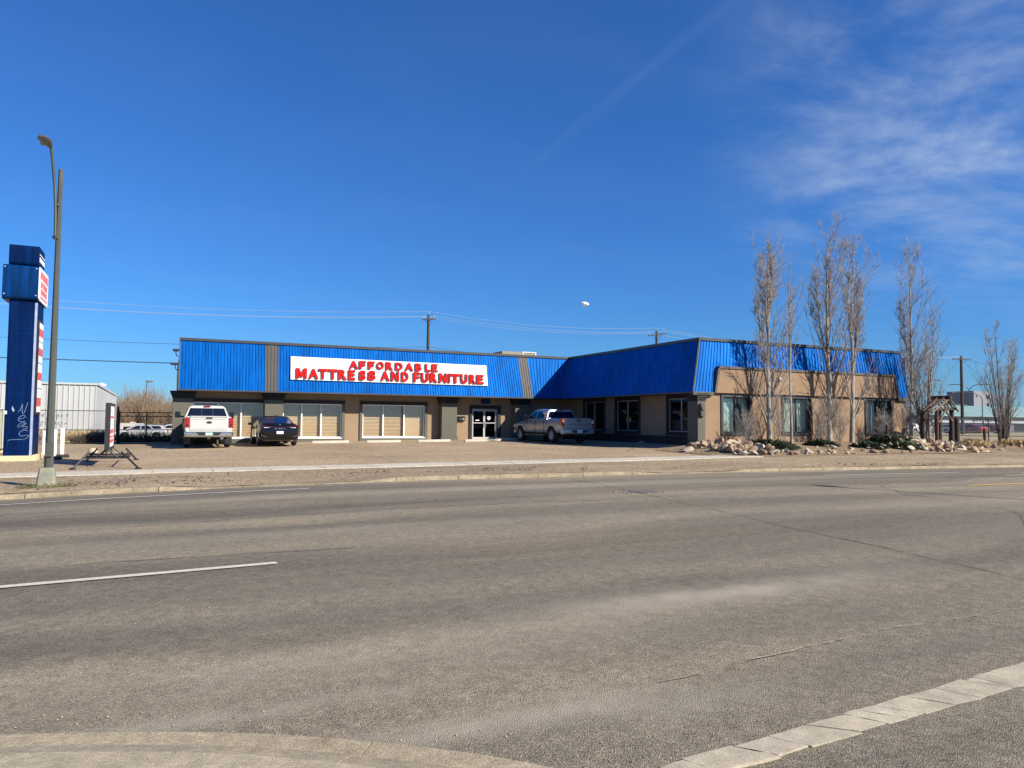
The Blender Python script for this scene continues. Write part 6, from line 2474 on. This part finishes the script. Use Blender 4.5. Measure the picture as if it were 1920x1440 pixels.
a1, a2 = (35.15, 25.0), (37.15, 25.6)
log((a1[0], a1[1], .35), (a1[0], a1[1], 2.45), .095, 'post', 'log_red', AR, 1)
log((a2[0], a2[1], .35), (a2[0] + .02, a2[1], 2.55), .115, 'post', 'log_dark', AR, 2)
log((a1[0] + .2, a1[1] + .9, .35), (a1[0] + .2, a1[1] + .9, 2.4), .11, 'post', 'log_dark', AR, 3)
log((a2[0] + .2, a2[1] + .8, .35), (a2[0] + .2, a2[1] + .8, 2.5), .11, 'post', 'log_dark', AR, 4)
pk = Vector((36.2, 25.2, 3.0))
for k in range(5):
    dy = Vector((rs.uniform(-.05, .05), -.2 + k * .2, rs.uniform(-.05, .05)))
    log(Vector((a1[0] - .5 + rs.uniform(-.12, .12), a1[1], 2.3)) + dy, pk + dy + Vector((-.02, 0, .03)), .045, 'roof_log', 'log_weathered' if k % 2 == 0 else 'log_red', AR, 10 + k)
    log(Vector((a2[0] + .28, a2[1], 2.42)) + dy, pk + dy + Vector((.02, 0, .0)), .045, 'roof_log', 'log_dark' if k % 2 else 'log_weathered', AR, 20 + k)
log((a1[0] - .2, a1[1] - .1, 2.42), (a2[0] + .2, a2[1] - .1, 2.5), .075, 'beam', 'log_dark', AR, 31)
log((36.15, 24.9, 3.06), (36.25, 26.2, 3.06), .10, 'ridge_log', 'log_dark', AR, 32)
log((a1[0], a1[1] - .1, 1.75), (a1[0] + .7, a1[1] - .05, 2.45), .045, 'brace', 'log_weathered', AR, 33)
log((a2[0], a2[1] - .1, 1.8), (a2[0] - .7, a2[1] - .1, 2.5), .045, 'brace', 'log_weathered', AR, 34)
for k, (u, v, h, r_, mt, lab) in enumerate(((38.15, 26.0, 1.5, .14, 'log_dark', 'thick dark log post right of the arch'), (40.6, 26.1, .95, .07, 'log_dark', 'slim dark post between the arch and the leafless shrub'), (41.9, 29.0, .75, .05, 'log_red', 'thin red post left of the leafless shrub'), (33.2, 26.3, 1.1, .06, 'log_dark', 'slim dark post behind the bushy poplar, left of the arch'))):
    o = thing('post', lab, 'post', (u, v, .5))
    MB().tube([(u, v, .3), (u, v, .5 + h)], r_, 9).build('shaft', mt, o, smooth=50)
    MB().lathe([(r_ * .95, 0), (r_ * .7, .03), (0, .05)], 9, 'z', (u, v, .5 + h)).build('cap', mt, o)
for u, v in ((37.55, 26.9), (37.75, 27.0)):
    tag(MB().tube([(u, v, .5), (u, v, 1.25)], .03, 6).build('stake', 'bollard_white'), 'thin white stake in the arch opening, ' + ('left of the pair' if u < 37.7 else 'right of the pair'), 'stake', 'white stakes by the log arch')
o = thing('log_pile', 'short stack of dark logs behind the thick post', 'logs', (39.2, 26.3, .5))
for k in range(5):
    log((38.6, 26.3 + .18 * (k % 3), .62 + .2 * (k // 3)), (39.9, 26.4 + .18 * (k % 3), .62 + .2 * (k // 3)), .10, 'log', 'log_weathered', o, 40 + k)
chain_fence('silver chain link fence running right from behind the log arch', (34, 36), (48, 27.0), 1.55, 'galvanised', 'fence_wire', 5, lambda u, v: .52, .16, (.3, 1.0))
chain_fence('second chain link fence across the far lot on the right', (46, 48), (95, 48), 1.7, 'galvanised', 'fence_wire', 12, lambda u, v: .52, .3, (.3, 1.0))

# ------------------------------------------------------------------ odds and ends
o = thing('manhole_cover', 'worn manhole cover with broken asphalt rim in the road', 'manhole', (9.6, 13.95, g(9.6, 13.95)))
zc = g(9.6, 13.95)
MB().lathe([(.34, .0), (.34, .010), (.0, .012)], 24, 'z', (9.75, 13.95, zc)).build('lid', 'manhole_iron', o)
rs = random.Random(71)
m = MB()
for i in range(30):
    a, q = rs.uniform(0, 6.28), rs.uniform(.33, .5)
    x, y = 9.62 + math.cos(a) * q * 1.2, 13.95 + math.sin(a) * q
    s = rs.uniform(.02, .055)
    m.cbox(x - s, x + s, y - s * .8, y + s * .8, g(x, y) - .01, g(x, y) + rs.uniform(.006, .015), .004)
m.build('broken_rim', 'asphalt_worn', o)
# loose stones on the near road and gutter
m = MB()
for i in range(520):
    u, v = rs.uniform(-1.2, 7), rs.uniform(3.2, 9)
    if rs.random() < .93:
        k = rs.randrange(20, len(cp) - 30)
        q = abs(rs.gauss(0, .16))
        u, v = cp[k][0] + q * .5 + rs.uniform(-.05, .05), cp[k][1] + q
    s = rs.uniform(.003, .008)
    z = g(u, v) + .004
    m.add([(u - s, v, z), (u, v - s, z), (u + s, v, z), (u, v + s, z), (u, v, z + s * 1.1)], [(0, 1, 4), (1, 2, 4), (2, 3, 4), (3, 0, 4)])
tag(m.build('loose_grit', 'lot_gravel', fix=False), 'loose grit strewn over the near road and gutter', 'grit', kind='stuff')
# dead leaves and dirt clods on the boulevard
m = MB()
for i in range(420):
    u, v = rs.choice(((-1.6, 19.6), (0.5, 19.3), (.2, 20.6), (22, 19), (26, 18.8), (5, 20.2), (9, 19.8)))
    u, v = rs.gauss(u, .9), max(18.6, rs.gauss(v, .35))
    s = rs.uniform(.015, .05)
    a = rs.uniform(0, 6.28)
    z = g(u, v) + .02
    m.add([(u + math.cos(a) * s, v + math.sin(a) * s, z), (u + math.cos(a + 1.9) * s * .6, v + math.sin(a + 1.9) * s * .6, z + s * .5), (u - math.cos(a) * s, v - math.sin(a) * s, z), (u + math.cos(a - 1.9) * s * .6, v + math.sin(a - 1.9) * s * .6, z + s * .3)], [(0, 1, 2, 3)])
tag(m.build('leaf_litter', 'bark_dark', fix=False), 'dark leaf litter and clods scattered on the boulevard', 'litter', kind='stuff')
# white bag adrift in the sky
bm = bmesh.new()
bmesh.ops.create_icosphere(bm, subdivisions=3, radius=1)
for q in bm.verts:
    d = q.co.normalized()
    rr_ = 1 + .35 * noise.noise(d * 1.7 + Vector((3, 1, 0))) + .16 * noise.noise(d * 5)
    q.co = Vector((d.x * rr_ * .36, d.y * rr_ * .22, d.z * rr_ * (.20 if d.z > 0 else .26 * (1.1 - abs(d.x)))))
me = bpy.data.meshes.new('plastic_bag')
bm.to_mesh(me)
bm.free()
me.materials.append(MATS['bag_white'])
o = bpy.data.objects.new('plastic_bag', me)
C.objects.link(o)
o.location = (35.4, 60, 12.7)
o.rotation_euler = (.1, .2, -.4)
tag(o, 'small crumpled white object floating in the sky above the store', 'bag')
# goods behind the shaded side windows
for (v, z, w, h, mt, lab) in ((34.9, .62, .7, 1.15, 'face_white', 'white wrapped carton standing behind the middle side window'), (34.0, .62, .55, .85, 'face_blue', 'blue carton behind the right half of the middle side window'), (35.35, .62, .35, .8, 'pylon_cabinet', 'dark blue carton at the left of the middle side window'), (30.2, .62, .8, 1.0, 'pylon_cabinet', 'dark blue carton behind the side window nearest the street')):
    o = thing('carton', lab, 'box', (23.9, v, z))
    MB().cbox(23.55, 24.3, v - w / 2, v + w / 2, z + .005, z + h, .02).build('box', mt, o)
    MB().box(23.546, 23.549, v - w * .3, v + w * .3, z + h * .55, z + h * .75).build('print', 'plate_white', o)
